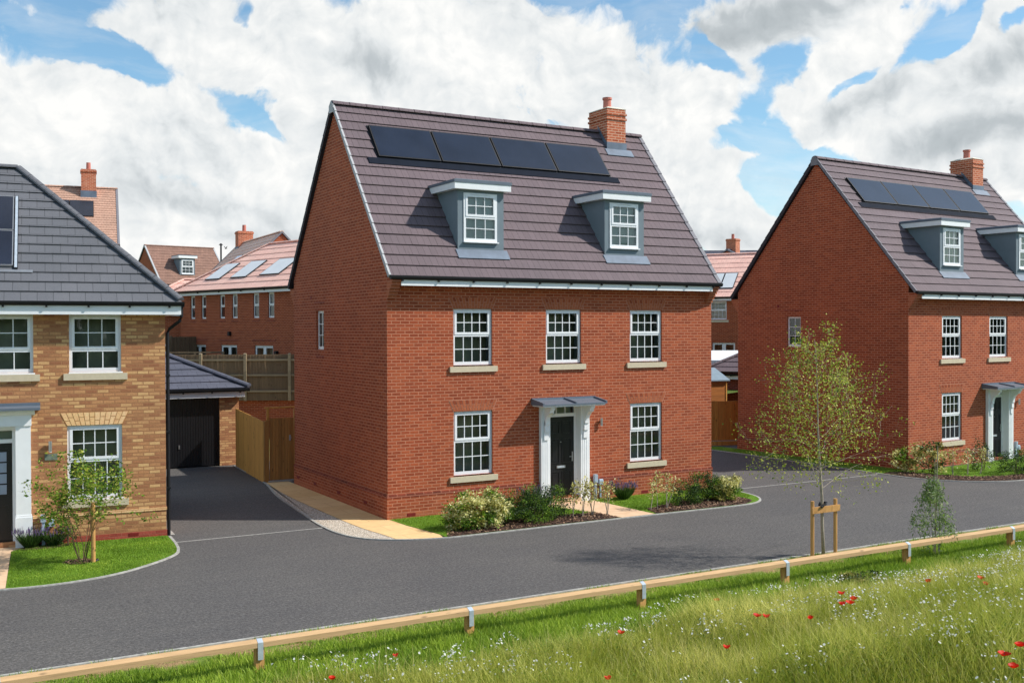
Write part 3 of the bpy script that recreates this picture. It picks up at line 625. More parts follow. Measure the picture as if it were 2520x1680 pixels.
    h = MB(); h.box(5.12, 5.155, .128, .144, 1.02, 1.26, STEEL); h.box(5.03, 5.14, .095, .11, 1.13, 1.15, STEEL); h.box(5.128, 5.145, .1105, .1275, 1.132, 1.148, STEEL); h.build('handle', dd)
    h = MB(); h.box(4.66, 4.92, .124, .1315, .86, .93, STEEL); h.box(4.685, 4.895, .118, .1235, .877, .913, GALV); h.tube([(4.79, .128, 1.52), (4.79, .146, 1.52)], .014, STEEL, 8); h.build('letter_plate', dd)
    l_ = MB(); l_.tube([(5.90, -.07, 1.90), (5.90, -.07, 2.09)], .032, STEEL, 12); l_.box(5.885, 5.915, -.05, -.001, 1.97, 2.03, STEEL); l_.tube([(5.90, -.07, 1.888), (5.90, -.07, 1.899)], .026, WHITE, 12); l_.build('wall_lamp', T)
    l_ = MB(); l_.box(5.66, 5.75, -.12, -.03, .45, .66, BOXGR); l_.box(5.68, 5.73, -.10, -.03, .0, .448, BOXGR); l_.build('meter_post', T)
    l_ = MB(); l_.box(5.82, 5.94, -.10, -.0225, .38, .50, BOXGR); l_.tube([(5.825, -.06, .501), (5.935, -.06, .501)], .03, BOXGR, 10); l_.box(5.86, 5.90, -.06, -.0225, .05, .378, BOXGR); l_.build('meter_box', T)
    return T
red_house('brick_house', 'tall red brick house with black front door standing between the two driveways, in the middle', (0, 0, 0), 0, 6.67, PVERGE, GLARE, 'tall red brick houses with two dormers')
red_house('brick_house', 'tall red brick house cut off by the right edge, behind the young staked tree', (17.08, -.384, -.108), .0682, 7.12, GVERGE, BLIND, 'tall red brick houses with two dormers')

# ---------------------------------------------------------------- the buff house on the left
def hip_roof(parent, x0, x1, D, ze, zr, oh, m, n, tw, capmat=None, lip=.028, name='roof', cap=.10, left_hip=True, seed=5):
    """hipped roof over x0..x1, 0..D with overhang oh, ridge running along x; returns the roof object and its slopes"""
    r = MB(); half = D/2+oh; rise = zr-ze; L = math.hypot(half, rise); X0, X1 = x0-oh, x1+oh; Y0, Y1 = -oh, D+oh; k = half/L
    slope(r, (X0, Y0, ze), (1, 0, 0), (0, half, rise), L, n, (lambda s: s*k) if left_hip else (lambda s: 0), lambda s: (X1-X0)-s*k, m, tw, lip, seed)
    slope(r, (X1, Y1, ze), (-1, 0, 0), (0, -half, rise), L, n, lambda s: s*k, (lambda s: (X1-X0)-s*k) if left_hip else (lambda s: X1-X0), m, tw, lip, seed+1)
    slope(r, (X1, Y0, ze), (0, 1, 0), (-half, 0, rise), L, n, lambda s: s*k, lambda s: (Y1-Y0)-s*k, m, tw, lip, seed+2)
    if left_hip: slope(r, (X0, Y1, ze), (0, -1, 0), (half, 0, rise), L, n, lambda s: s*k, lambda s: (Y1-Y0)-s*k, m, tw, lip, seed+3)
    r.box(X0+.02, X1-.02, Y0+.02, Y1-.02, ze-.03, ze-.012, BLACK)
    ro = r.build(name, parent); c = MB(); ym = (Y0+Y1)/2; cm = capmat or m
    ra = (X0+half if left_hip else X0, ym, zr+.01); rb = (X1-half, ym, zr+.01)
    ridge_tiles(c, ra, rb, cap, cm); ridge_tiles(c, (X1-.03, Y0+.03, ze+.06), rb, cap, cm, .42); ridge_tiles(c, (X1-.03, Y1-.03, ze+.06), rb, cap, cm, .42)
    if left_hip: ridge_tiles(c, (X0+.03, Y0+.03, ze+.06), ra, cap, cm, .42)
    c.build('ridge', ro); return ro
T = thing('buff_house', 'buff yellow brick house with slate-grey hipped roof at the left edge', 'house', (-4.785, .70, 0), -.104)
LW, LD = 8.6, 5.7
w = MB(); M0 = FRONT(-LW, 0, 0)
lw = [(-1.88, -.88, 3.52, 4.705), (-3.55, -2.55, 3.52, 4.705), (-1.93, -.87, .90, 2.42), (-6.6, -5.5, 3.52, 4.705), (-6.6, -5.5, .90, 2.42)]; ldoor = (-3.80, -2.885, .12, 2.46)
wall_rect(w, M0, LW, 4.86, [(a+LW, b+LW, c, d) for a, b, c, d in lw+[ldoor]], BUFF, .12)
w.face([(0, 0, 0), (0, LD, 0), (0, LD, 4.86), (0, 0, 4.86)], BUFF); w.face([(0, LD, 0), (-LW, LD, 0), (-LW, LD, 4.86), (0, LD, 4.86)], BUFF); w.face([(-LW, LD, 0), (-LW, 0, 0), (-LW, 0, 4.86), (-LW, LD, 4.86)], BUFF)
w.build('wall', T)
p = MB()
for a, b in ((-LW, -4.11), (-2.58, .014)): p.box(a, b, -.012, .001, -.2, .14, REDB, 'b'); p.box(a, b, -.014, .001, .565, .625, BUFFL, 'b')
p.box(-.001, .014, .001, LD, -.2, .14, REDB, 'l'); p.box(-.001, .014, .001, LD, .565, .625, BUFFL, 'l'); p.build('plinth', T)
f = MB(); f.box(-LW-.2, .275, -.292, -.27, 4.70, 4.915, WHITE); f.box(.275, .297, -.292, LD+.262, 4.70, 4.885, WHITE); f.box(-LW-.2, .245, -.2695, -.001, 4.705, 4.72, WHITE); f.box(.001, .2445, .001, LD+.2, 4.705, 4.72, WHITE); f.build('fascia', T)
gutter(T, -LW-.3, .36, -.318, 4.955, 12)
g = MB(); g.box(.30, .36, -.33, LD+.3, 4.86, 4.93, BLACK)
g.tube([(.31, -.24, 4.9), (.31, -.24, 4.66), (.29, -.18, 4.58), (.09, .02, 4.40), (.055, .05, 4.32), (.055, .05, .02)], .036, BLACK, 8)
for z in (1.0, 2.2, 3.4): g.box(.014, .10, .0, .10, z, z+.04, BLACK)
g.build('downpipe', T)
lro = hip_roof(T, -LW-.0, 0, LD, 4.945, 8.03, .32, ROOFS, 15, .33, ROOFS, .026, left_hip=False)
lt = math.hypot(LD/2+.32, 8.03-4.945)
for i, (a, b) in enumerate(((-4.62, -2.92), (-6.35, -4.65))):
    for j, (c, d) in enumerate(((1.02, 2.13), (2.15, 3.30))):
        panel_on_roof('solar_panel', T, (0, -.32, 4.945), (1, 0, 0), (0, LD/2+.32, 8.03-4.945), a, b, c, d, .03, SOLAR, STEEL, .05, .02)
panel_on_roof('solar_flashing', T, (0, -.32, 4.945), (1, 0, 0), (0, LD/2+.32, 8.03-4.945), -6.4, -2.55, .86, .93, .025, STEEL, STEEL, .01)
pr = MB(); 
panel_on_roof('solar_rail', T, (0, -.32, 4.945), (1, 0, 0), (0, LD/2+.32, 8.03-4.945), -2.905, -2.83, .96, 3.34, .03, GALV, BLACK, .03, .012)
for q in lw:
    up_ = q[2] > 3
    window(T, FRONT(q[0], 0, q[2]), q[1]-q[0], q[3]-q[2], (3, 2) if up_ else (4, 2), (3, 1) if up_ else (4, 2), .62 if up_ else .48, .045, room=ROOM, sill=STONE, vent=False)
    if not up_: arch(T, FRONT(q[0], 0, q[3]+.002), q[1]-q[0], .27, .13, [BUFFL]*5, plain('arch_mortar', C(176, 120, 72), .9, .1), 12)
s_ = MB()
for a, b in ((-2.889, -2.61), (-4.08, -3.796)):
    s_.box(a, b, -.08, .12, .02, 2.458, WHITE); s_.box(a-.015, b+.02, -.11, .12, .02, .62, WHITE); s_.box(a-.008, b+.012, -.095, .12, .6205, .66, WHITE)
s_.box(-4.10, -2.595, -.10, .12, 2.4585, 2.74, WHITE); s_.box(-3.795, -2.89, .01, .118, 2.402, 2.457, WHITE); so_ = s_.build('door_surround', T)
s_ = MB(); s_.prism([(-.1005, 2.68), (-.12, 2.68), (-.15, 2.72), (-.19, 2.74), (-.20, 2.78), (-.1005, 2.78)], -4.16, -2.53, WHITE); s_.build('cornice', so_)
s_ = MB(); s_.prism([(0, 2.7805), (-.27, 2.7805), (-.27, 2.83), (-.03, 2.86), (-.03, 2.92), (0, 2.92)], -4.27, -2.43, GRP); s_.build('canopy', T)
s_ = MB(); s_.box(-3.80, -3.74, .12, .18, .12, 2.4, WHITE); s_.box(-2.955, -2.885, .12, .18, .12, 2.4, WHITE); s_.box(-3.74, -2.955, .12, .18, 2.11, 2.19, WHITE); s_.box(-3.74, -2.955, .12, .18, 2.36, 2.40, WHITE)
fo = s_.build('door_frame', T); g = MB(); g.face([(-3.74, .15, 2.19), (-2.955, .15, 2.19), (-2.955, .15, 2.36), (-3.74, .15, 2.36)], GLASS); g.face([(-3.74, .25, 2.15), (-2.955, .25, 2.15), (-2.955, .25, 2.4), (-3.74, .25, 2.4)], ROOM); g.build('fanlight', fo)
s_ = MB(); s_.box(-3.738, -2.957, .13, .17, .122, 2.108, DOORB)
for a, b in ((-3.66, -3.40), (-3.28, -3.03)):
    for c, d in ((.28, .85), (1.0, 2.0)): s_.frustum(a, b, .122, .1295, c, d, 0, DOORB)
dd = s_.build('door', T); s_ = MB()
for i in range(4): s_.box(-3.62, -3.44, .116, .1215, 1.08+i*.22, 1.27+i*.22, REVEAL); s_.box(-3.24, -3.06, .116, .1215, 1.08+i*.22, 1.27+i*.22, REVEAL)
s_.build('door_glass', dd)
s_ = MB(); s_.tube([(-2.25, -.07, 1.92), (-2.25, -.07, 2.13)], .033, STEEL, 12); s_.box(-2.27, -2.23, -.05, -.001, 2.0, 2.06, STEEL); s_.tube([(-2.25, -.07, 1.905), (-2.25, -.07, 1.919)], .027, WHITE, 12); s_.build('wall_lamp', T)
s_ = MB(); s_.box(-2.355, -2.115, -.02, -.001, 1.74, 1.865, PLAQ); s_.build('plaque', T)
s_ = MB(); s_.box(-2.44, -2.34, -.13, -.04, .50, .65, BOXGR); s_.box(-2.42, -2.36, -.11, -.04, .0, .499, BOXGR); s_.build('meter_post', T)
s_ = MB(); s_.box(-2.29, -2.18, -.10, -.0145, .40, .52, BOXGR); s_.tube([(-2.285, -.058, .521), (-2.185, -.058, .521)], .03, BOXGR, 10); s_.build('meter_box', T)
s_ = MB(); s_.box(-.76, -.56, -.018, -.0125, .06, .125, VENT); s_.build('air_brick', T)

# ---------------------------------------------------------------- garage at the end of the left driveway
T = thing('garage', 'buff brick garage with black ribbed door at the end of the left drive', 'garage', (-.18, 11.8, 0), -.03)
w = MB(); GW, GD = 4.5, 5.2
wall_rect(w, FRONT(-GW, 0, 0), GW, 2.4, [(GW-3.4, GW-.62, 0.0, 2.235)], BUFF, .12); w.face([(0, 0, 0), (0, GD, 0), (0, GD, 2.4), (0, 0, 2.4)], BUFF); w.face([(-GW, GD, 0), (-GW, 0, 0), (-GW, 0, 2.4), (-GW, GD, 2.4)], BUFF); w.face([(0, GD, 0), (-GW, GD, 0), (-GW, GD, 2.4), (0, GD, 2.4)], BUFF); w.build('wall', T)
d = MB(); nn_ = 34
for i in range(nn_):
    x0 = -3.4+2.78*i/nn_; x1 = x0+2.78/nn_; d.box(x0, x1-.012, .09, .115, .02, 2.23, DOORB); d.box(x1-.012, x1, .105, .115, .02, 2.23, DOORB)
dd = d.build('garage_door', T); h = MB(); h.box(-1.90, -1.86, .06, .0895, .60, .72, STEEL); h.build('handle', dd)
f = MB(); f.box(-GW-.2, .12, -.23, -.21, 2.22, 2.42, WHITE); f.box(-GW-.2, .12, -.2095, -.001, 2.235, 2.25, WHITE); f.box(.12, .14, -.23, GD+.2, 2.22, 2.42, WHITE); f.build('fascia', T); gutter(T, -GW-.3, .28, -.29, 2.47, 6)
hip_roof(T, -GW, 0, GD, 2.50, 3.85, .30, ROOFG, 7, .33, ROOFG, .03, cap=.12)

# ---------------------------------------------------------------- background houses
def far_house(label, loc, rot, W, D, ze, zr, brickm, roofm, hip=None, z0=-1.5, chim=None, dorm=(), pv=(), wins=(), french=(), group='houses on the rise behind', n=16, verge=GVERGE, tw=.3, pvm=SOLAR, sidewins=(), single=False):
    T = thing('brick_house', label, 'house', loc, rot, group); w = MB(); oh = .3
    wall_rect(w, FRONT(0, 0, z0), W, ze-z0-.02, [(a, b, c-z0, d-z0) for a, b, c, d in list(wins)+list(french)], brickm, .12)
    tn = (zr-ze)/(D/2+oh)
    if hip: sides = [[(0, D, z0), (0, 0, z0), (0, 0, ze), (0, D, ze)], [(W, 0, z0), (W, D, z0), (W, D, ze), (W, 0, ze)]]
    else: sides = [[(0, D, z0), (0, 0, z0), (0, 0, ze+tn*oh-.1), (0, D/2, zr-.12), (0, D, ze+tn*oh-.1)], [(W, 0, z0), (W, D, z0), (W, D, ze+tn*oh-.1), (W, D/2, zr-.12), (W, 0, ze+tn*oh-.1)]]
    for q in sides: w.face(q, brickm)
    w.face([(W, D, z0), (0, D, z0), (0, D, ze), (W, D, ze)], brickm); w.build('wall', T)
    f = MB(); f.box(.01, W-.01, -.22, -.20, ze-.22, ze-.06, WHITE); f.box(.01, W-.01, -.1995, -.001, ze-.2, ze-.185, WHITE); f.build('fascia', T); gutter(T, -.1, W+.1, -.27, ze-.02, 9)
    if hip: ro = hip_roof(T, 0, W, D, ze, zr, oh, roofm, n, tw, roofm, .025)
    else:
        L = math.hypot(D/2+oh, zr-ze); r = MB()
        for o_, u_, v_ in (((-.06, -oh, ze), (1, 0, 0), (0, D/2+oh, zr-ze)), ((W+.06, D+oh, ze), (-1, 0, 0), (0, -(D/2+oh), zr-ze))):
            slope(r, o_, u_, v_, L, n, lambda s: 0, lambda s: W+.12, roofm, tw, .022, 9)
            oo, uu, vv = Vector(o_), Vector(u_), Vector(v_).normalized(); nn = uu.cross(vv); a = [oo+nn*-.06, oo+uu*(W+.12)+nn*-.06, oo+uu*(W+.12)+vv*L+nn*-.06, oo+vv*L+nn*-.06]; r.face(a, BLACK)
        ro = r.build('roof', T); rd_ = MB(); ridge_tiles(rd_, (-.08, D/2, zr-.02), (W+.08, D/2, zr-.02), .12, roofm); rd_.build('ridge', ro)
        for x0, x1 in ((-.09, .03), (W-.03, W+.09)):
            for a, b in (((-oh, ze), (D/2, zr)), ((D+oh, ze), (D/2, zr))):
                vg = MB(); vg.prism([(a[0], a[1]-.08), (b[0], b[1]-.08), (b[0], b[1]+.05), (a[0], a[1]+.05)], x0, x1, verge); vg.build('verge', ro)
    if chim:
        x, y, s, h = chim; c = MB(); c.box(x-s/2, x+s/2, y-s*.6, y+s*.6, zr-1.2, zr+h, BRC); c.box(x-s/2-.04, x+s/2+.04, y-s*.6-.04, y+s*.6+.04, zr+h-.16, zr+h-.06, BRC); co = c.build('chimney', T)
        c = MB(); c.tube([(x, y, zr+h), (x, y, zr+h+.42)], [.13, .12], POT, 10); c.build('chimney_pot', co); c = MB(); c.box(x-s/2-.03, x+s/2+.03, y-s*.6-.02, y-s*.6-.002, zr-.8, zr-.25, LEAD); c.build('chimney_flashing', co)
    for (a, b, c, d) in pv: panel_on_roof('solar_panel', T, (0, -oh, ze), (1, 0, 0), (0, D/2+oh, zr-ze), a, b, c, d, .03, pvm, BLACK, .04, .03)
    for x0 in dorm:
        yf = .55; zb = ze+tn*(yf+oh); d = MB(); d.box(x0, x0+1.2, yf, yf+1.25, zb-.2, zb+1.35, RENDER); do = d.build('dormer', T)
        d = MB(); d.box(x0-.15, x0+1.35, yf-.15, yf+1.4, zb+1.3505, zb+1.55, WHITE); d.box(x0-.16, x0+1.36, yf-.16, yf+1.41, zb+1.5505, zb+1.60, GRP); d.build('dormer_roof', do)
        window(do, FRONT(x0+.12, yf, zb+.12), .96, 1.12, (3, 2), (3, 2), .5, -.03, room=BLIND, vent=False)
    for (a, b, c, d) in wins: window(T, FRONT(a, 0, c), b-a, d-c, (1, 1) if single else (4, 2), (1, 1) if single else (4, 2), .5, .06, room=REVEAL if single else BLIND, vent=False, sill=None if single else STONE, cill=True, fr=.055)
    for (a, b, c, d) in french:
        window(T, FRONT(a, 0, c), (b-a)/2, d-c, (1, 2), None, room=ROOM, vent=False, sb=.06, cill=False, fr=.11); window(T, FRONT((a+b)/2, 0, c), (b-a)/2, d-c, (1, 2), None, room=ROOM, vent=False, sb=.06, cill=False, fr=.11)
    return T
# terrace with six narrow windows: local x runs from its far end to its near end
RT = math.atan2(-.95976, .28081)
nw = [(1.0, 1.44), (2.05, 2.50), (3.75, 4.22), (4.86, 5.34), (6.67, 7.17), (7.9, 8.4), (10.5, 11.0), (12.2, 12.7)]
t = far_house('red brick terrace with three bright solar panels behind the tall weathered fence', (2.712-.2, 32.423-.06, 0), RT, 16, 6.4, 6.3, 8.72, BR, ROOFP, hip=True, z0=1.3,
    pv=[(1.62, 2.95, .95, 2.40), (3.92, 5.28, .98, 2.46), (6.35, 7.95, 1.06, 2.46)], wins=[(a, b, 4.93, 6.08) for a, b in nw], french=[(1.09, 2.46, 1.62, 3.66), (3.83, 5.27, 1.62, 3.66), (6.77, 8.3, 1.62, 3.66)], n=8, pvm=SKYPV, single=True)
s_ = MB(); s_.box(4.62, 4.78, -.12, -.002, 4.1, 4.3, BLACK); s_.tube([(8.65, -.14, 3.35), (8.65, -.002, 3.35)], .09, BLACK, 10); s_.build('wall_vent', t)
for a, b in ((1.0, 2.6), (3.7, 5.4), (6.6, 8.5)): s_ = MB(); s_.box(a, b, -.012, -.001, 3.86, 3.93, BRD); s_.build('brick_course', t)
for a, b in nw[:6]: s_ = MB(); s_.box(a-.06, b+.06, -.012, -.001, 4.76, 4.83, BRD); s_.build('brick_course', t)
far_house('red brick wing with a low pink hipped roof, between the buff house and the terrace', (.30, 34.1, 0), -.5, 9, 4.4, 5.32, 7.05, BR, ROOFP, hip=True, z0=1.3, n=8)
far_house('red house with one bright solar panel and a chimney, its roof rising behind the terrace', (9.45-3.6, 46.7, 0), math.atan2(-9.85, -.28), 9.9, 7.2, 6.1, 10.0, BR, ROOFQ, z0=1, chim=(.9, 3.7, .8, .75), pv=[(4.4, 5.7, 1.0, 3.9)], n=16, pvm=SKYPV)
far_house('distant brown-roofed red house with one white dormer left of the terrace', (7.4, 61.3, 0), .15, 5.6, 6.6, 7.9, 11.1, BR, ROOFB, z0=1, dorm=(1.75,), n=14, verge=PVERGE)
far_house('tall orange-brown tiled house with dark solar panel, rising behind the slate-grey hipped roof', (-8.5, 38.9, 0), -.14, 9.0, 6.8, 8.97, 12.42, BR, ROOFR, z0=1, chim=(7.55, 3.2, .78, .95), pv=[(5.3, 6.55, 2.35, 3.75), (6.57, 7.8, 2.35, 3.75)], n=24)
far_house('pink-roofed red house with pale solar panels in the gap right of the middle house', (28.7, 30.64, 0), -1.0, 12, 6.4, 6.22, 8.95, BR, ROOFP, z0=-.2, pv=[(4.3, 5.18, .8, 2.33), (5.2, 6.05, .8, 2.33), (6.07, 6.85, .8, 2.33)], wins=[(5.55, 6.56, 4.9, 5.98), (3.2, 4.2, 4.9, 5.98)], french=[(5.7, 7.06, 2.5, 3.54)], n=9, pvm=SKYPV)
far_house('farthest slate-roofed red house showing only its roof and chimney above the pink roof', (45.5, 47.5, 0), -.55, 9, 7, 9.3, 11.05, BR, ROOFG, z0=2, n=9)
far_house('slate-roofed red house with a chimney, its brick gable just above the pink roof', (51.6, 42.4, 0), .35, 11, 7, 9.0, 11.0, BR, ROOFG, z0=2, n=9, chim=(1.0, 3.5, .75, .95))
T = thing('garage', 'grey-brown hip-roofed brick garage behind the shed, in the right-hand gap', 'garage', (23.43, 16.44, 0), -1.0)
w = MB(); w.box(0, 6, 0, 5.4, 0, 2.3, BRD); w.build('wall', T); f = MB(); f.box(-.2, 6.2, -.23, -.21, 2.0, 2.2, WHITE); f.build('fascia', T); gutter(T, -.3, 6.3, -.28, 2.24, 6); hip_roof(T, 0, 6, 5.4, 2.34, 3.9, .3, ROOF, 7, .33, ROOF, .03)
T = thing('shed', 'timber garden shed with blue-grey felt roof behind the short pine fence', 'shed', (18.2, 12.25, 0), -.1)
w = MB(); w.box(0, 2.5, 0, 2.0, 0, 2.2, WSHED, 'td'); w.box(2.46, 2.52, -.02, .03, .0, 2.2, WNEW); w.build('wall', T)
r = MB(); r.prism([(-.12, 2.20), (1.0, 2.68), (2.1, 2.2), (2.1, 2.15), (-.12, 2.15)], -.1, 2.6, plain('roofing_felt', C(124, 140, 152), .85, .12)); r.build('roof', T)
T = thing('garden_canopy', 'white flat garden canopy behind the grey-brown garage roof', 'canopy', (25.5, 19.9, 0), -.55)
s_ = MB(); s_.prism([(0, 2.45), (-.02, 2.75), (.5, 3.12), (2.6, 3.2), (2.6, 2.45)], 0, 3.4, WHITE); s_.build('roof', T)
s_ = MB(); s_.box(.05, .13, .1, .18, 0, 2.449, UPVC); s_.box(3.25, 3.33, .1, .18, 0, 2.449, UPVC); s_.build('post', T)

# ---------------------------------------------------------------- fences, gate, retaining wall
def board_fence(name, label, a, b, z0, h, m, bw=.1, cat='fence', rails=None, posts=None, postm=None, capm=None, railside=-1, off=.0, lift=0.0):
    a, b = Vector((*a, 0)), Vector((*b, 0)); d = b-a; L = d.length; T = thing(name, label, cat, (a.x, a.y, z0), math.atan2(d.y, d.x))
    w = MB(); n = round(L/bw); rd = random.Random(3)
    for i in range(n):
        x0 = L*i/n; j = rd.uniform(0, .012); zt = h+rd.uniform(-.008, .008)-lift*i/n
        w.face([(x0, -.012-j, 0), (x0+L/n+.012, .004, 0), (x0+L/n+.012, .004, zt), (x0, -.012-j, zt)], m); w.face([(x0, -.012-j, 0), (x0, -.012-j, zt), (x0, .008, zt), (x0, .008, 0)], m)
        w.face([(x0, -.012-j, zt), (x0+L/n+.012, .004, zt), (x0+L/n, .02, zt), (x0, .02, zt)], m)
    w.face([(0, .02, 0), (L, .02, 0), (L, .02, h-lift), (0, .02, h)][::-1], m); w.build('panel', T)
    for z in rails or (): r = MB(); r.box(0, L, *((-.075, -.0305) if railside < 0 else (.021, .06)), z, z+.075, postm or m); r.build('rail', T)
    if posts:
        for i in range(int(L/posts[0])+1):
            x = posts[1]+i*posts[0]
            if x > L: break
            p = MB(); p.box(x-.055, x+.055, -.13, -.035, posts[2], h+.03, postm or m); p.frustum(x-.055, x+.055, -.13, -.035, h+.03, h+.05, .02, postm or m); p.build('post', T)
    return T
dir_ = Vector((3.85-2.27, 19.5-20.4)).normalized(); P0 = Vector((2.27, 20.4))
A_ = P0-dir_*8.6; B_ = P0+dir_*5.4
T = thing('retaining_wall', 'red brick retaining wall under the tall weathered fence', 'wall', (A_.x, A_.y, 0), math.atan2(dir_.y, dir_.x))
w = MB(); w.box(0, 14, .12, .35, -.1, 1.56, BR); w.build('wall', T)
board_fence('board_fence', 'tall weathered grey-brown board fence with posts, on top of the brick retaining wall', (A_.x-.05, A_.y-.08), (B_.x, B_.y), 1.5, 1.88, WOLD, .12, rails=(.35, 1.0, 1.62), posts=(1.8, .2+1.4, .0), postm=WOLDR)
board_fence('board_fence', 'weathered fence piece seen left of the terrace wall, above the garage roof', (-2.2, 28.6), (3.15, 31.0), 1.3, 2.75, WOLD, .14, posts=(1.8, .5, 0))
T = thing('deck_railing', 'thin timber railing between the garage roof and the terrace', 'railing', (.3, 25.6, 1.5), -.4)
s_ = MB(); s_.box(0, 2.6, 0, .06, 1.86, 1.92, WOLD); s_.build('rail', T)
for x in (.02, 1.3, 2.5): s_ = MB(); s_.box(x, x+.07, 0, .06, 0, 1.859, WOLD); s_.build('post', T)
board_fence('board_fence', 'golden close-board side fence sloping from the garage to the gate', (-.40, 11.35), (-.68, 7.42), 0, 1.86, WNEW, .125, lift=.12)
T = thing('garden_gate', 'brown timber side gate with raised frame, between the golden fence and the middle house', 'gate', (-.66, 7.34, 0), -.03)
s_ = MB()
for i in range(8): s_.box(.13+i*.088, .13+(i+1)*.088-.006, -.02-.003*(i % 2), .0, .06, 1.84, WGATE)
go = s_.build('gate_leaf', T); s_ = MB(); s_.box(.70, .74, -.05, -.0235, 1.18, 1.34, GALV); s_.tube([(.72, -.06, 1.26), (.76, -.06, 1.26)], .012, STEEL, 6); s_.build('latch', go)
s_ = MB(); s_.box(-.02, .115, -.03, .03, 0, 1.78, WGATE); s_.build('panel', T)
s_ = MB(); s_.box(.06, .125, -.01, .06, 1.781, 2.12, WNEW); s_.box(.0, .90, -.012, .062, 2.1205, 2.16, WNEW); s_.box(.845, .90, -.04, .05, 0, 2.12, WPOST); s_.build('gate_frame', T)
s_ = MB(); s_.box(.08, .86, -.12, .02, -.02, .045, KERB); s_.build('threshold', T)
board_fence('board_fence', 'short new pine fence in the gap left of the right-hand house', (15.0, 8.9), (17.72, 7.95), .16, 1.48, WNEW, .11)
T = thing('sleeper_edging', 'low timber sleeper edging below the short pine fence', 'edging', (15.0, 8.65, 0), math.atan2(-.95, 2.72)); s_ = MB(); s_.box(0, 2.7, 0, .12, 0, .15, WNEW); s_.build('sleeper', T)

# ---------------------------------------------------------------- ground
def poly(name, pts, z, m, thick=0.0, kind='structure'):
    b = MB(); b.face([(x, y, z) for x, y in pts], m)
    ar = sum(pts[i][0]*pts[(i+1) % len(pts)][1]-pts[(i+1) % len(pts)][0]*pts[i][1] for i in range(len(pts)))
    if ar < 0: b.v.reverse() if False else None; b.f = [tuple(reversed(f)) for f in b.f]; b.uv = [list(reversed(u)) for u in b.uv]
    if thick:
        for i in range(len(pts)): (x0, y0), (x1, y1) = pts[i], pts[(i+1) % len(pts)]; b.face([(x0, y0, z-thick), (x1, y1, z-thick), (x1, y1, z), (x0, y0, z)], m)
    o = b.build(name); 
    if kind: o['kind'] = kind
    return o
def strip(name, pts, wd, z0, z1, m):
    b = MB(); P = [Vector(p) for p in pts]; Ls = []; Rs = []
    for i, p in enumerate(P):
        d = (P[min(i+1, len(P)-1)]-P[max(i-1, 0)]).normalized(); nn = Vector((-d.y, d.x))*wd/2; Ls.append(p+nn); Rs.append(p-nn)
    for i in range(len(P)-1):
        a, b_, c, d = Rs[i], Rs[i+1], Ls[i+1], Ls[i]
        b.face([(a.x, a.y, z1), (b_.x, b_.y, z1), (c.x, c.y, z1), (d.x, d.y, z1)], m); b.face([(a.x, a.y, z0), (b_.x, b_.y, z0), (b_.x, b_.y, z1), (a.x, a.y, z1)], m); b.face([(c.x, c.y, z0), (d.x, d.y, z0), (d.x, d.y, z1), (c.x, c.y, z1)], m)
    o = b.build(name); o['kind'] = 'structure'; return o
def smooth(pts, k=3):
    for _ in range(k):
        q = [pts[0]]
        for i in range(len(pts)-1):
            a, b = pts[i], pts[i+1]; q += [(a[0]*.75+b[0]*.25, a[1]*.75+b[1]*.25), (a[0]*.25+b[0]*.75, a[1]*.25+b[1]*.75)]
        pts = q+[pts[-1]]
    return pts
poly('ground', [(-600, -600), (600, -600), (600, 900), (-600, 900)], -.40, ROUGHG)
poly('yard_ground', [(-40, -7.62), (60, -7.62), (60, 45), (-40, 45)], -.03, SOIL)
poly('road', [(-40, -7.66), (60, -7.66), (60, 12.2), (-40, 12.2)], 0, ASPH)
b = MB(); zz = 1.5; b.face([(A_.x-30, A_.y+17, zz), (B_.x+12, B_.y-6, zz), (60, 34, zz), (60, 120, zz), (-60, 120, zz)], ROUGHG); o = b.build('terrace_ground'); o['kind'] = 'structure'
k1 = [(-.42, 11.5), (-.60, 7.5), (-1.14, 4.8), (-1.40, 1.86), (-1.54, .60), (-1.57, -.17), (-1.56, -.85), (-1.43, -1.5), (-1.10, -1.98), (-.56, -2.32), (.18, -2.56), (1.1, -2.58), (4.75, -2.56), (5.69, -2.57), (8.0, -2.62)]
k1b = [(8.0, -2.62), (8.76, -2.58), (9.25, -2.32), (9.60, -1.84), (9.74, -1.25), (9.76, -.6)]
kl = smooth(k1, 2)+smooth(k1b, 3)[1:]+[(9.72, 0), (9.70, 6.8)]
strip('kerb', kl, .055, -.01, .022, KERB)
path_l = smooth([(-.66, 7.4), (-.90, 4.67), (-.93, 2.09), (-.92, -.27), (-.86, -1.0), (-.79, -1.4), (-.73, -2.15)], 2)
poly('gravel', [p for p in kl if p[1] < 7.6 and p[0] < -.74 and p[1] > -2.6][:]+[(-.74, -2.24)]+path_l[::-1]+[(-.60, 7.5)], .010, GRAV)
edge = [p for p in kl if -.75 < p[0] < .2 and p[1] < -1.9]
poly('path', path_l+edge+[(.18, -2.545), (.26, -2.18), (.07, -.88), (.025, .05), (-.026, .06), (-.026, 7.3)], .016, PAVE)
front_edge = [p for p in kl if .2 < p[0] < 4.74 and p[1] < -2]
poly('lawn', [(.27, -2.2)]+[(.24, -2.54)]+[(x, y+.02) for x, y in front_edge]+[(4.73, -2.53), (4.2, -.024), (.03, -.024), (.08, -.9)], .020, TURF)
re_ = [p for p in kl if p[0] > 5.7 and p[1] < -.03]
poly('lawn', [(5.72, -2.54)]+[(x, y+.02) for x, y in re_]+[(9.70, -.024), (5.55, -.024)], .020, TURF)
poly('path', [(4.755, -2.54), (5.70, -2.54), (5.56, -.13), (4.10, -.13)], .024, PORCH)
poly('step', [(4.34, -.13), (5.24, -.13), (5.24, .14), (4.34, .14)], .12, PORCH, .12)
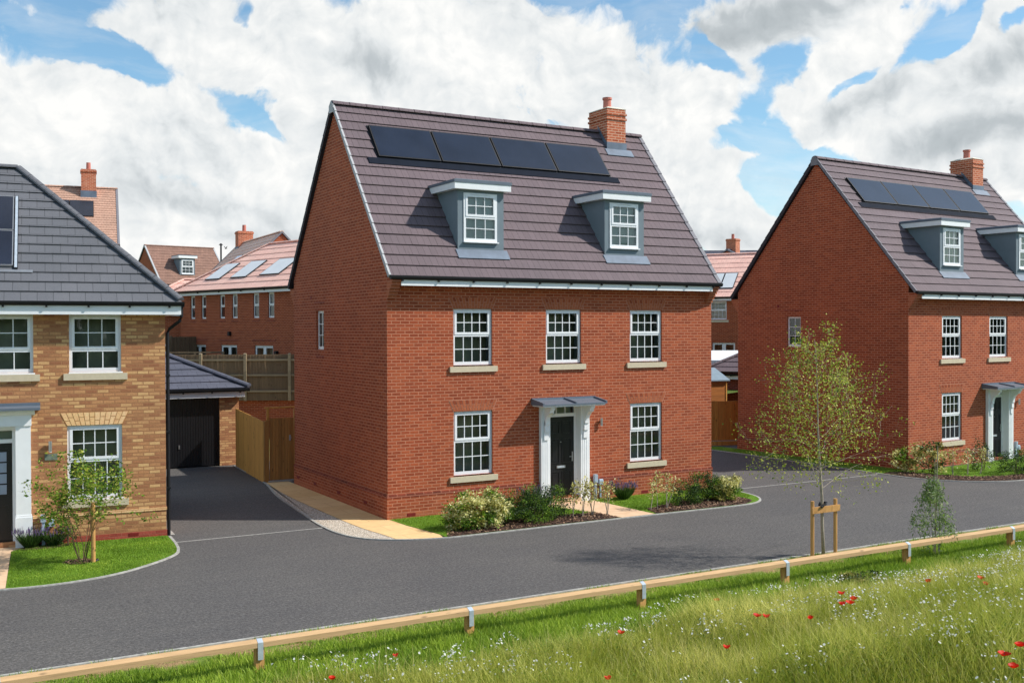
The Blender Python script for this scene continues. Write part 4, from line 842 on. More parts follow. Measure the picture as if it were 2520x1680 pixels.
poly('mulch_bed', smooth([(.28, -2.53), (.5, -2.05), (1.2, -1.62), (2.2, -1.5), (3.4, -1.55), (4.6, -1.7), (4.70, -2.52)], 2), .028, MULCH)
poly('mulch_bed', smooth([(5.76, -2.53), (5.9, -1.95), (6.8, -1.6), (8.0, -1.45), (8.9, -1.5), (9.15, -1.9), (9.0, -2.32), (8.5, -2.56)], 2), .028, MULCH)
strip('drive_edging', [(-4.80, -.075), (-3.2, -.09), (-1.60, -.11)], .035, -.01, .005, KERB)
strip('drive_edging', [(9.78, -.50), (12.5, -.52), (15.62, -.47)], .035, -.01, .005, KERB)
# left lawn
le = [(-4.74, .60), (-4.79, -.2), (-4.86, -.78)]+smooth([(-4.86, -.78), (-4.97, -1.25), (-5.25, -1.62), (-5.62, -1.98), (-6.18, -2.42), (-6.73, -2.66), (-7.25, -2.76), (-7.74, -2.77), (-8.2, -2.70)], 3)[1:]
strip('kerb', le+[(-9.5, -2.60), (-14, -2.4)], .055, -.01, .022, KERB)
poly('lawn', [(x-.02, y+.02) for x, y in le]+[(-8.13, -2.68), (-7.95, -1.0), (-7.78, .58), (-7.3, .99), (-4.79, .69)], .020, TURF)
poly('path', [(-8.13, -2.66), (-7.79, .585), (-7.45, .75), (-7.35, 1.1), (-9.3, 1.4), (-9.5, -2.58)], .022, PORCH)
poly('lawn', [(-9.5, -2.58), (-9.3, 1.1), (-14, 1.5), (-14, -2.4)], .020, TURF)
th = [i*math.pi/10 for i in range(20)]
poly('mulch_bed', [(-6.74+.30*math.cos(t)*(1+.12*math.sin(3*t)), -1.12+.24*math.sin(t)) for t in th], .030, MULCH)
poly('mulch_bed', smooth([(-7.72, .62), (-7.0, .45), (-6.65, .62), (-6.7, .89), (-7.4, .97)], 2), .030, MULCH)
poly('concrete_pad', [(-4.72, .74), (-4.60, .72), (-4.56, 1.5), (-4.64, 1.52)], .012, KERB)
# right plot
rk = [(15.55, 7.3), (15.70, 5.5), (15.73, 3.1), (15.74, .4)]+smooth([(15.74, .4), (15.74, -1.03), (15.85, -1.75), (16.12, -2.3), (16.5, -2.78), (16.95, -3.12), (17.5, -3.4), (18.3, -3.52), (20, -3.45), (24, -3.3)], 3)[1:]
strip('kerb', rk, .055, -.01, .022, KERB)
poly('lawn', [(x+.02, y) for x, y in rk]+[(24, -.1), (17.6, -.55), (17.05, -.40), (16.5, 7.6), (15.2, 8.4)], .020, TURF)
poly('mulch_bed', [(x+.03, y+.03) for x, y in rk if y < -.55]+[(24, -2.5), (19.5, -2.75), (18.3, -2.72), (17.4, -2.3), (16.9, -1.6), (16.6, -.6), (16.2, -.4)], .028, MULCH)
strip('road_edging', [(-40, -7.645), (60, -7.645)], .05, -.02, .028, KERB)
def gz(x, y):
    """height of the meadow, which swells up towards the camera on its right side"""
    t = np.clip((-9.8-y)/6.0, 0, 1); s = np.clip((x+4.5)/6.0, 0, 1); s = s*s*(3-2*s)
    return -.02+t*t*(3-2*t)*(.05+.95*s)+.05*np.sin(x*1.3+y*.7)*t
nx, ny = 150, 90; xs = np.linspace(-40, 60, nx); ys = np.concatenate([[-7.66], np.linspace(-7.8, -16, 60), np.linspace(-16.5, -60, ny-61)])
XX, YY = np.meshgrid(xs, ys); ZZ = gz(XX, YY)-.01; V = np.stack([XX, YY, ZZ], -1).reshape(-1, 3); idx = np.arange(nx*ny).reshape(ny, nx)
F = np.stack([idx[:-1, :-1], idx[1:, :-1], idx[1:, 1:], idx[:-1, 1:]], -1).reshape(-1, 4); o = np_mesh('meadow_ground', V, F, [ROUGHG]); o['kind'] = 'structure'
poly('verge_strip', [(-40, -7.67), (-40, -8.5), (60, -8.5), (60, -7.67)], .008, SOIL)

# ---------------------------------------------------------------- timber knee rail
T = thing('knee_rail', 'low timber knee-rail fence with galvanised straps along the near side of the road', 'fence', (-17.7, -9.16, 0), -.004)
for i in range(18):
    x = i*3.0
    s_ = MB(); zt = .46; hw = .072
    prof = [(-hw, zt-.095), (-hw, zt-.032), (-.012, zt), (.012, zt), (hw, zt-.032), (hw, zt-.095)]
    s_.prism([(y, z) for y, z in prof], x+.004, x+2.996, WRAIL); s_.build('rail', T)
    s_ = MB(); s_.box(x-.055, x+.055, -.05, .05, -.1, zt-.096, WPOST); s_.build('post', T)
    s_ = MB(); e = .004; pr = [(-hw-e, zt-.25), (-hw-e, zt-.030), (-.012, zt+e), (.012, zt+e), (hw+e, zt-.030), (hw+e, zt-.25)]
    for q in range(5): a, b = pr[q], pr[q+1]; s_.face([(x-.035, a[0], a[1]), (x+.035, a[0], a[1]), (x+.035, b[0], b[1]), (x-.035, b[0], b[1])], GALV)
    s_.face([(x-.035, -hw-e, zt-.25), (x+.035, -hw-e, zt-.25), (x+.035, -.051, zt-.25), (x-.035, -.051, zt-.25)], GALV)
    s_.build('strap', T)
T = thing('marker_pole', 'thin dark pole standing up beyond the terrace roofs', 'pole', (9.9, 53, 0)); s_ = MB(); s_.tube([(0, 0, 0), (0, 0, 10.4)], .06, BLACK, 8); s_.build('shaft', T); s_ = MB(); s_.tube([(0, 0, 10.4), (0, 0, 10.52)], [.16, .05], BLACK, 8); s_.build('finial', T)
T = thing('bird', 'tiny dark bird in the sky right of the thin pole', 'bird', (10.2, 52.8, 10.15), .6); s_ = MB(); s_.tube([(-.12, 0, -.03), (-.05, 0, 0), (.05, 0, .02), (.13, 0, .0)], [.01, .035, .03, .012], BLACK, 7); s_.build('body', T)
for k_ in (-1, 1): s_ = MB(); s_.face([(.04, 0, .02), (-.05, 0, .02), (-.06, k_*.13, .14), (.0, k_*.15, .17)], BLACK); s_.face([(.04, 0, .03), (.0, k_*.15, .18), (-.06, k_*.13, .15), (-.05, 0, .03)], BLACK); s_.build('wing', T)

# ---------------------------------------------------------------- vegetation
def leaves(centres, size, rng, flat=.5, aspect=.5, jitter=0.0):
    """one small folded leaf (two triangles as a quad) for every centre"""
    c = np.asarray(centres, float); n = len(c); a = rng.normal(size=(n, 3)); a[:, 2] *= flat; a /= np.linalg.norm(a, axis=1)[:, None]+1e-9
    b = rng.normal(size=(n, 3)); b -= (b*a).sum(1)[:, None]*a; b /= np.linalg.norm(b, axis=1)[:, None]+1e-9
    s = (size*(.65+.7*rng.random(n)))[:, None]
    V = np.stack([c-a*s*.5, c+b*s*aspect*.5, c+a*s*.5, c-b*s*aspect*.5], 1).reshape(-1, 3); F = np.arange(4*n).reshape(n, 4)
    return V, F
def foliage(name, parent, groups, mats):
    """groups: list of (centres, size, material index, flat, aspect)"""
    VV, FF, MI, TT, k = [], [], [], [], 0
    for cs, size, mi, flat, asp in groups:
        if len(cs) == 0: continue
        V, F = leaves(cs, size, rng, flat, asp); VV.append(V); FF.append(F+k); k += len(V); MI += [mi]*len(F); TT.append(np.repeat(rng.random(len(F)), 4))
    return np_mesh(name, np.concatenate(VV), np.concatenate(FF), mats, MI, np.concatenate(TT), parent)
def clumped(n, w, d, h, z0, clumps, spread=.16, shell=.55):
    """points of a shrub: clumps scattered over a flattened dome, leaves round each clump"""
    out = []
    for _ in range(clumps):
        t = rng.random()*2*math.pi; u = rng.random()**.5; r = shell+(1-shell)*u; z = rng.random()
        rr = r*math.sqrt(max(.08, 1-(z*1.0-.35)**2*1.6))
        c = np.array([w/2*rr*math.cos(t), d/2*rr*math.sin(t), z0+h*(.12+.85*z)*(.8+.35*rng.random())])
        out.append(c+rng.normal(size=(n//clumps, 3))*np.array([w, d, h])*spread*.5)
    o = np.concatenate(out); o[:, 2] = np.maximum(o[:, 2], .02); return o
def shrub(name, label, x, y, w, h, n, size, mats, weights, group='shrubs in the planting beds', stems=6, d=None, clumps=26, flat=.7, asp=.5, z=.03, cat='shrub', spread=.16):
    T = thing(name, label, cat, (x, y, z), rng.random()*.5-.25, group); d = d or w*.8; gs = []
    for i, wt in enumerate(weights): gs.append((clumped(int(n*wt), w, d, h, 0, max(4, int(clumps*wt)), spread), size, i, flat, asp))
    foliage('foliage', T, gs, mats); s = MB()
    for i in range(stems):
        t = rng.random()*6.28; r = w*.3*rng.random(); s.tube([(.03*math.cos(t), .03*math.sin(t), -.02), (r*.5*math.cos(t), r*.5*math.sin(t), h*.35), (r*math.cos(t), r*math.sin(t), h*.75)], [.008, .006, .003], BARKD, 5)
    s.build('stem', T); return T
def whip(label, x, y, h, mats, n=90, size=.055, lean=(0, 0), nst=2, w=.2):
    """thin young plant on bare stems with a loose head of leaves"""
    T = thing('young_shrub', label, 'shrub', (x, y, .03), 0, 'thin young variegated plants in the front beds'); s = MB(); cs = []
    for i in range(nst):
        t = rng.random()*6.28; r = w*.6*rng.random(); top = Vector((lean[0]+r*math.cos(t), lean[1]+r*math.sin(t), h*(.8+.2*rng.random())))
        pts = [Vector((.02*i, 0, -.02)), top*.5+Vector((rng.normal()*.02, rng.normal()*.02, 0)), top]; s.tube(pts, [.011, .008, .004], BARKL, 5)
        for _ in range(n//nst):
            f = .38+.62*rng.random()**.8; p = top*f; cs.append((p.x+rng.normal()*w*.36*(1.15-f*.5), p.y+rng.normal()*w*.36*(1.15-f*.5), p.z+rng.normal()*.03))
    s.build('stem', T); cs = np.array(cs); k = rng.random(len(cs)) < .55
    foliage('foliage', T, [(cs[k], size, 0, .8, .55), (cs[~k], size, 1, .8, .55)], mats); return T
def lavender(label, x, y, w, h, z=.03, fl=140):
    T = thing('lavender', label, 'shrub', (x, y, z), 0, 'lavender clumps'); n = 900; B = []; Fq = []; tint = []
    def blades(n, w, h, wid, hr, up=.75):
        th_ = rng.random(n)*6.28; r = np.sqrt(rng.random(n))*.5; ox, oy = r*w*.55*np.cos(th_), r*w*.45*np.sin(th_); L = h*(hr+(1-hr)*rng.random(n)); out = .9*r
        tip = np.stack([ox+L*out*np.cos(th_), oy+L*out*np.sin(th_), L*up+L*.2*rng.random(n)], 1); base_ = np.stack([ox*.6, oy*.6, np.zeros(n)], 1); a = rng.random(n)*6.28
        sd_ = np.stack([np.cos(a), np.sin(a), np.zeros(n)], 1)*wid; return base_, tip, sd_
    b_, t_, s_ = blades(n, w, h*.78, .007, .5); V = np.stack([b_-s_, b_+s_, t_+s_*.4, t_-s_*.4], 1).reshape(-1, 3); F = np.arange(4*n).reshape(n, 4)
    np_mesh('foliage', V, F, [LF_LAV], None, np.repeat(rng.random(n), 4), T)
    b_, t_, s_ = blades(fl, w*1.05, h*1.15, .003, .8); V = np.stack([b_-s_, b_+s_, t_+s_, t_-s_], 1).reshape(-1, 3); F = np.arange(4*fl).reshape(fl, 4)
    q = t_+np.array([0, 0, .0]); s2 = s_*3.2; V2 = np.stack([q-s2-[0, 0, .05], q+s2-[0, 0, .05], q+s2*.6+[0, 0, .02], q-s2*.6+[0, 0, .02]], 1).reshape(-1, 3)
    np_mesh('flower', np.concatenate([V, V2]), np.concatenate([F, F+len(V)]), [LF_LAV, LAVF], [0]*fl+[1]*fl, rng.random(8*fl), T); return T
VAR = [LF_CREAM, LF_GREEN]; VARO = [LF_OLIVE, LF_CREAM]
shrub('variegated_shrub', 'rounded cream-and-green variegated shrub at the left end of the front bed', 1.25, -2.0, 1.28, .72, 6000, .068, [LF_CREAM, LF_GREEN, LF_OLIVE], [.50, .30, .2], d=.75, clumps=60)
shrub('dark_shrub', 'dense dark green shrub right behind the cream-leaved one', 2.2, -1.7, 1.2, .66, 5200, .040, [LF_DARK, LF_GREEN], [.75, .25], clumps=60, d=.7)
shrub('dark_shrub', 'wide dark green shrub left of the front door', 3.1, -1.8, 1.35, .72, 6400, .040, [LF_DARK, LF_GREEN], [.8, .2], clumps=70, d=.75)
shrub('dark_shrub', 'low dark green shrub between the middle bed plants, lit from above', 2.6, -2.12, .9, .48, 2600, .038, [LF_DARK, LF_GREEN], [.6, .4], clumps=40, d=.5)
whip('thin young plant in front of the black door, left one', 3.78, -1.95, .92, VARO[::-1], 200, .06, (.04, 0), 2, .26)
whip('thin young plant in front of the black door, right one', 4.02, -2.0, .86, VARO, 150, .055, (.03, 0), 2, .2)
whip('leafy young plant just left of the stone front path', 4.30, -1.98, .92, VARO[::-1], 260, .06, (-.03, 0), 3, .30)
whip('tall young olive plant leaning over the left side of the front path', 4.62, -2.12, .84, VARO, 230, .055, (.05, 0), 3, .26)
lavender('green lavender clump against the wall right of the front path', 6.33, -.42, .75, .44)
lavender('lavender clump with violet spikes left of the front door', 3.55, -.75, .9, .55)
lavender('lavender with violet spikes beside the porch of the buff house', -7.42, .78, .62, .40)
lavender('lavender in the buff house bed, behind the staked tree', -6.98, .76, .55, .36, fl=60)
whip('first thin plant right of the front path', 5.88, -2.15, .74, VARO, 120, .055, (0, 0), 1, .24)
whip('tallest thin plant under the right ground floor window', 6.14, -2.08, 1.0, VARO, 160, .055, (.02, 0), 1, .24)
whip('leaning thin plant with a tall head beside the dark shrub', 6.40, -2.08, .86, VARO[::-1], 260, .055, (.16, 0), 3, .30)
shrub('dark_shrub', 'round dark green shrub in the right front bed', 7.15, -1.9, .9, .56, 3600, .038, [LF_DARK, LF_GREEN], [.8, .2], clumps=45, d=.55)
shrub('dark_shrub', 'dark green shrub at the right corner of the middle house', 7.9, -1.7, .95, .66, 4200, .040, [LF_DARK, LF_GREEN], [.8, .2], clumps=50, d=.6)
shrub('variegated_shrub', 'cream-edged variegated shrub at the right tip of the front bed', 8.5, -1.85, .9, .56, 3400, .055, [LF_CREAM, LF_GREEN, LF_OLIVE], [.42, .33, .25], clumps=45, d=.6)
lavender('grey lavender behind the right-hand variegated shrub', 9.0, -1.35, .7, .42, fl=90)
shrub('small_shrub', 'small leafy shrub at the mulched corner behind the staked tree', -6.72, .62, .42, .52, 500, .045, [LF_DARK, LF_GREEN], [.5, .5], clumps=16, d=.35)
# beds of the right-hand house
shrub('variegated_shrub', 'yellow-green spotted shrub at the near corner of the right-hand house', 16.75, -.55, .85, .75, 900, .085, [LF_OLIVE, LF_CREAM, LF_GREEN], [.45, .35, .2], clumps=26, d=.7)
shrub('variegated_shrub', 'arching yellow-green shrub left of the right-hand ground floor window', 17.2, -1.1, 1.0, .88, 1300, .085, [LF_OLIVE, LF_CREAM, LF_DARK], [.4, .3, .3], clumps=34, d=.8)
whip('loose olive plant under the window of the right-hand house', 17.35, -1.75, .86, VARO, 160, .07, (0, 0), 3, .4)
whip('thin olive plant in the middle of the right-hand bed', 17.75, -1.95, .80, VARO, 150, .07, (.05, 0), 3, .35)
whip('yellowish plant with upright head in the right-hand bed', 18.2, -2.05, .80, VARO[::-1], 140, .07, (.1, 0), 3, .3)
shrub('rose_bush', 'dark rose bush dotted with white blooms by the right-hand door', 18.95, -1.6, .75, .85, 1300, .05, [LF_DARK, ROSE], [.95, .05], clumps=34, d=.6)
shrub('dark_shrub', 'wide spreading dark green shrub along the right-hand kerb', 19.2, -2.55, 1.5, .62, 3000, .05, [LF_DARK, LF_GREEN], [.7, .3], clumps=70, d=.9)
shrub('dark_shrub', 'dark green shrub cut by the right edge of the view', 20.5, -2.6, 1.3, .65, 2400, .05, [LF_DARK, LF_GREEN], [.75, .25], clumps=60, d=.9)

def branchy(mb, base, d, L, r, depth, tips, mat, spread=.55, kids=3, up=.25, wob=.10):
    p = Vector(base); pts = [p.copy()]; rr = [r]; d = Vector(d).normalized(); n = 4
    for i in range(n):
        d = (d+Vector(rng.normal(size=3)*wob)+Vector((0, 0, up*.12))).normalized(); p = p+d*L/n; pts.append(p.copy()); rr.append(max(.0012, r*(1-(i+1)/n*.8)))
    mb.tube(pts, rr, mat, 5 if r > .01 else 3, cap=False)
    if depth == 0:
        for q in pts[1:]: tips.append(q)
        return
    for i in range(kids):
        f = .3+.7*rng.random(); k = min(n-1, int(f*n)); q = pts[k].lerp(pts[k+1], f*n-k) if k < n else pts[-1]
        a = Vector(rng.normal(size=3)); a = (a-a.dot(d)*d).normalized(); nd = (d*(1-spread)+a*spread+Vector((0, 0, up))).normalized()
        branchy(mb, q, nd, L*(.45+.25*rng.random()), max(.0016, rr[k]*.55), depth-1, tips, mat, spread, kids, up, wob)
    tips.append(pts[-1])
# young birch in its timber frame by the road
T = thing('young_birch', 'young airy birch tree with light green leaves, tied to its timber frame by the road', 'tree', (5.66, -7.86, 0)); tr_ = MB(); bm_ = MB(); tips = []
trunk = [Vector((0, 0, -.05)), Vector((-.03, .01, .6)), Vector((-.05, 0, 1.15)), Vector((-.08, .02, 1.7)), Vector((-.12, .03, 2.4)), Vector((-.15, .02, 3.1)), Vector((-.20, 0, 3.8)), Vector((-.22, .02, 4.15))]
tr_.tube(trunk, [.036, .031, .028, .024, .017, .011, .006, .003], BARKL, 8); tr_.build('trunk', T, smooth=True)
for i in range(42):
    f = (i+.5)/42; z = 1.25+f**.9*2.75; k = max(j for j in range(len(trunk)-1) if trunk[j].z <= z); a, b = trunk[k], trunk[k+1]; q = a.lerp(b, (z-a.z)/(b.z-a.z)); t = i*2.4+rng.random()*.5
    L = (1.25 if f < .75 else 1.0)*(1.10-.72*f)*(.75+.4*rng.random()); branchy(bm_, q, (math.cos(t), math.sin(t), .30+.55*f), L, .0052*(1.2-f*.7), 2, tips, BARKL, .45, 3, .12, .12)
bm_.build('branch', T); P_ = np.array([tuple(t) for t in tips]); P_ = np.repeat(P_, 3, 0)+rng.normal(size=(len(P_)*3, 3))*.07; P_ = P_[rng.random(len(P_)) < min(1, 3200/len(P_))]
sp = rng.normal(size=(900, 3)); sp /= np.linalg.norm(sp, axis=1)[:, None]; sp = sp*(.25+.75*rng.random((900, 1))**.6)*np.array([1.18, 1.05, 1.35])+np.array([-.12, 0, 2.62]); sp[:, 0] += -.18*(2.6-sp[:, 2]).clip(0, 2); sp = np.repeat(sp, 4, 0)+rng.normal(size=(3600, 3))*.075
P_ = np.concatenate([P_, sp]); g = rng.random(len(P_)) < .75; foliage('crown', T, [(P_[g], .041, 0, .9, .8), (P_[~g], .038, 1, .9, .8)], [LF_BIRCH, LF_GREEN])
T = thing('tree_support', 'two-post timber frame with crossbar supporting the young birch', 'stake', (5.66, -7.86, 0))
for x in (-.30, .31): s_ = MB(); s_.tube([(x, 0, -.05), (x, 0, 1.09)], .036, WPOST, 10); s_.build('post', T)
s_ = MB(); s_.box(-.36, .37, -.066, -.037, .86, .98, WPOST); s_.build('crossbar', T)
s_ = MB(); s_.tube([(-.16, -.085, .98), (-.05, -.10, 1.03), (.0, -.07, 1.05), (.03, 0, 1.04), (-.04, .06, 1.03), (-.12, .0, 1.0)], .022, BLACK, 6); s_.build('tree_tie', T)
# multi-stem tree on the buff house lawn
T = thing('young_tree', 'small multi-stemmed leafy tree on the lawn of the buff house', 'tree', (-6.70, -1.10, .02)); s_ = MB(); tips = []
for i in range(8):
    t = i*.8+rng.random(); d = Vector((math.cos(t)*.20-.04, math.sin(t)*.22, 1)); L = 1.15+.5*rng.random(); p = Vector((.05*math.cos(t), .05*math.sin(t), -.03)); branchy(s_, p, d, L, .010, 2, tips, BARKD, .55, 4, .15, .10)
s_.build('stem', T); tips = [t for t in tips if t.z > .75 or rng.random() < .10]; P_ = np.array([tuple(t) for t in tips]); P_[:, 0] *= .92; P_[:, 1] *= .85
P_ = np.repeat(P_, 7, 0)+rng.normal(size=(len(P_)*7, 3))*.05; P_ = P_[rng.random(len(P_)) < min(1, 4200/len(P_))]; P_[:, 2] = np.minimum(P_[:, 2], 2.1); g = rng.random(len(P_)) < .7
foliage('crown', T, [(P_[g], .062, 0, .6, .55), (P_[~g], .06, 1, .6, .55)], [LF_GREEN, LF_BIRCH])
T = thing('tree_stake', 'single golden round stake beside the small lawn tree', 'stake', (-6.53, -1.27, 0)); s_ = MB(); s_.tube([(0, 0, -.05), (0, 0, 1.12)], .040, WPOST, 12); s_.tube([(0, 0, 1.12), (0, 0, 1.14)], [.04, .03], WPOST, 12); s_.build('post', T)
s_ = MB(); s_.tube([(.03, .02, .03), (.09, .05, .05)], .03, BLACK, 8); s_.build('watering_pipe', T)
# grey-green sapling growing through the rail
T = thing('willow_sapling', 'bushy silver-green sapling with bare brown shoots growing at the knee rail', 'shrub', (7.45, -8.98, -.02)); s_ = MB()
for (x, y, h, r) in ((.12, .05, 2.12, .018), (-.02, .0, 1.9, .011), (.27, .02, 1.5, .010), (.02, -.08, 1.35, .009), (-.15, 0, 1.2, .008)): s_.tube([(x*.3, y, -.05), (x*.7, y, h*.5), (x, y, h)], [r, r*.8, r*.45], BARKL, 6)
s_.build('stem', T); gs = []
n = 2300; z = rng.random(n)**.8; wd = .50*np.sqrt(np.clip(1-(z*1.05-.22)**2*1.5, .02, 1)); t = rng.random(n)*6.28; rr = np.sqrt(rng.random(n)); P_ = np.stack([wd*rr*np.cos(t)-.06-.05*z, wd*rr*np.sin(t)*.8, .04+1.5*z], 1)
sprig = np.repeat(P_[::26], 26, 0)[:n]; P_ = sprig*.85+P_[:len(sprig)]*.15+rng.normal(size=(len(sprig), 3))*.035; g = rng.random(len(P_)) < .7
foliage('foliage', T, [(P_[g], .075, 0, 1.4, .26), (P_[~g], .07, 1, 1.4, .26)], [LF_SILVER, LF_GREEN])
# dark weed patch under the birch frame, in the meadow edge
shrub('weed_clump', 'brownish weed clump in the grass just in front of the rail below the birch', 4.6, -9.75, .85, .22, 1200, .045, [LF_DARK, LF_OLIVE], [.6, .4], group='meadow weeds', clumps=30, d=.5, z=0, cat='weed')

# ---------------------------------------------------------------- grass, meadow and flowers
def blades(name, X, Y, Z, H, wid, lean, m, parent=None, bend=.35, tint=None, kind='stuff', label=None, cat=None):
    n = len(X); a = rng.random(n)*6.2832; ln = lean*(.2+.8*rng.random(n)); dirx, diry = np.cos(a)*ln, np.sin(a)*ln; b = rng.random(n)*6.2832; sx, sy = np.cos(b)*wid, np.sin(b)*wid
    base_ = np.stack([X, Y, Z], 1); mid = base_+np.stack([dirx*H*bend, diry*H*bend, H*.55], 1); top = base_+np.stack([dirx*H, diry*H, H*(1-.3*ln)], 1); S = np.stack([sx, sy, np.zeros(n)], 1)
    V = np.stack([base_-S, base_+S, mid+S*.8, mid-S*.8, top], 1).reshape(-1, 3); k = np.arange(n)*5
    F1 = np.stack([k, k+1, k+2, k+3], 1); F2 = np.stack([k+3, k+2, k+4, k+4], 1)
    me = bpy.data.meshes.new(name); me.vertices.add(len(V)); me.vertices.foreach_set('co', V.astype(np.float32).ravel())
    loops = np.concatenate([F1, np.stack([k+3, k+2, k+4], 1)], 1).astype(np.int32); me.loops.add(loops.size); me.loops.foreach_set('vertex_index', loops.ravel())
    me.polygons.add(2*n); st = np.stack([np.arange(n)*7, np.arange(n)*7+4], 1).ravel().astype(np.int32); tt = np.tile([4, 3], n).astype(np.int32)
    me.polygons.foreach_set('loop_start', st); me.polygons.foreach_set('loop_total', tt); me.materials.append(m)
    ta = me.attributes.new('tint', 'FLOAT', 'POINT'); ta.data.foreach_set('value', np.repeat(tint if tint is not None else rng.random(n), 5).astype(np.float32))
    me.update(calc_edges=True); o = bpy.data.objects.new(name, me); COL.objects.link(o)
    if parent: o.parent = parent
    if kind: o['kind'] = kind
    return o
def inpoly(x, y, P):
    c = np.zeros(len(x), bool); j = len(P)-1
    for i in range(len(P)):
        xi, yi = P[i]; xj, yj = P[j]; c ^= ((yi > y) != (yj > y)) & (x < (xj-xi)*(y-yi)/(yj-yi+1e-12)+xi); j = i
    return c
def vnoise(x, y, s, seed):
    r_ = np.random.default_rng(seed); g = r_.random((64, 64)); u, v = (x/s) % 64, (y/s) % 64; i, j = u.astype(int), v.astype(int); fu, fv = u-i, v-j; fu = fu*fu*(3-2*fu); fv = fv*fv*(3-2*fv); i2, j2 = (i+1) % 64, (j+1) % 64; i %= 64; j %= 64
    return (g[i, j]*(1-fu)+g[i2, j]*fu)*(1-fv)+(g[i, j2]*(1-fu)+g[i2, j2]*fu)*fv
def scatter(P, dens):
    xs_, ys_ = [p[0] for p in P], [p[1] for p in P]; n = int((max(xs_)-min(xs_))*(max(ys_)-min(ys_))*dens); x = rng.uniform(min(xs_), max(xs_), n); y = rng.uniform(min(ys_), max(ys_), n); k = inpoly(x, y, P); return x[k], y[k]
for nm_, P, dens in (('grass', [(-8.1, -2.62), (-7.3, -2.70), (-6.7, -2.60), (-6.1, -2.35), (-5.5, -1.84), (-5.0, -1.2), (-4.90, -.8), (-4.83, .62), (-7.3, .92), (-7.78, .56), (-7.95, -1)], 2600),
                     ('grass', [(.30, -2.18), (.32, -2.5), (1.2, -1.6), (2.2, -1.48), (3.4, -1.5), (4.65, -1.7), (4.2, -.06), (.08, -.06), (.1, -.9)], 2200),
                     ('grass', [(5.74, -2.5), (5.9, -1.95), (6.8, -1.6), (8, -1.45), (8.9, -1.5), (9.15, -1.9), (9.5, -1.7), (9.66, -1.2), (9.66, -.06), (5.6, -.06)], 2200),
                     ('grass', [(15.78, 7.2), (15.78, -1), (17.1, -2.1), (18.4, -2.65), (23, -2.4), (23, -.3), (17.6, -.6), (17.0, -.4), (16.5, 7.2)], 500)):
    x, y = scatter(P, dens); k_ = vnoise(x, y, .35, 61)*.6+rng.random(len(x))*.6 > .35; x, y = x[k_], y[k_]; o = blades(nm_, x, y, np.full(len(x), .015), .022+.022*rng.random(len(x)), .0045, .7, GRASSM, tint=np.clip(.5*rng.random(len(x))+.7*vnoise(x, y, .5, 3)-.1, 0, 1))
# verge between the road edging and the rail
P = [(-12, -7.70), (16, -7.70), (16, -9.1), (-12, -9.1)]; x, y = scatter(P, 1300); k = vnoise(x, y, .35, 5)+.25*(y < -8.3) > .52; x, y = x[k], y[k]; blades('grass', x, y, np.full(len(x), .0), .03+.07*rng.random(len(x)), .005, .8, GRASSM)
# smooth greener strip beside the rail
P = [(-12, -8.6), (17, -8.6), (17, -10.6), (-12, -10.6)]; x, y = scatter(P, 3200); k = rng.random(len(x)) < np.clip((10.8+y)/.9, 0, 1); x, y = x[k], y[k]; blades('grass', x, y, gz(x, y), .09+.13*rng.random(len(x))*(.6+.8*vnoise(x, y, .6, 8)), .0055, .6, GRASSM, tint=np.clip(.25+.5*rng.random(len(x))+.35*vnoise(x, y, .8, 9), 0, 1))
# tall meadow
def edge(x): return -10.05+.25*np.sin(x*.9)+.2*np.sin(x*2.3+1)
P = [(-11.5, -9.7), (14, -9.7), (11, -12.5), (6, -16.2), (3, -17.6), (-1.2, -17.0), (-3.5, -14.8), (-7.5, -12.4), (-11.5, -11.2)]
x, y = scatter(P, 2600); lim = edge(x)+.35*(vnoise(x, y, .5, 31)-.5); k = y < lim; x, y = x[k], y[k]; ramp_ = np.clip((lim[k]-y)/1.1, .25, 1)
big_ = vnoise(x, y, 1.1, 12); sm_ = vnoise(x, y, .28, 13); H = (.18+.36*rng.random(len(x))**1.4)*(.55+.75*big_+.35*sm_)*ramp_
tint = np.clip(.20+.45*rng.random(len(x))+.55*(vnoise(x, y, .8, 14)-.4)+.35*(H-.3), 0, 1)
blades('meadow_grass', x, y, gz(x, y), H, .0038, .62, MEADOW, bend=.3, tint=tint)
xh, yh = scatter(P, 1900); k = (yh < edge(xh)+.1*rng.normal(size=len(xh))); xh, yh = xh[k], yh[k]; bh = vnoise(xh, yh, 1.1, 12); zz_ = gz(xh, yh)+(.03+.36*rng.random(len(xh)))*(.5+.7*bh)*np.clip((edge(xh)-yh)/1.1, .3, 1)
for sl, mm in ((slice(0, None, 2), HERB), (slice(1, None, 2), LF_GREEN)):
    c_ = np.stack([xh[sl], yh[sl], zz_[sl]], 1); c_ = np.repeat(c_, 3, 0)+rng.normal(size=(3*len(c_), 3))*.022; V, F = leaves(c_, .048, rng, 1.3, .15); ho = np_mesh('meadow_herbs', V, F, [mm], None, np.repeat(np.clip(.6*rng.random(len(F))+.4*vnoise(c_[:, 0]+50, c_[:, 1]+50, .7, 17), 0, 1), 4)); ho['kind'] = 'stuff'
x, y = scatter(P, 700); k = (y < edge(x)-.2) & (vnoise(x, y, .6, 21) > .35); x, y = x[k], y[k]; blades('meadow_grass', x, y, gz(x, y), .12+.16*rng.random(len(x)), .008, .9, LF_GREEN, tint=rng.random(len(x))*.8)
x, y = scatter(P, 170); k = y < edge(x)-.4; x, y = x[k], y[k]; blades('meadow_grass', x, y, gz(x, y), .40+.22*rng.random(len(x)), .0032, .6, STRAW)
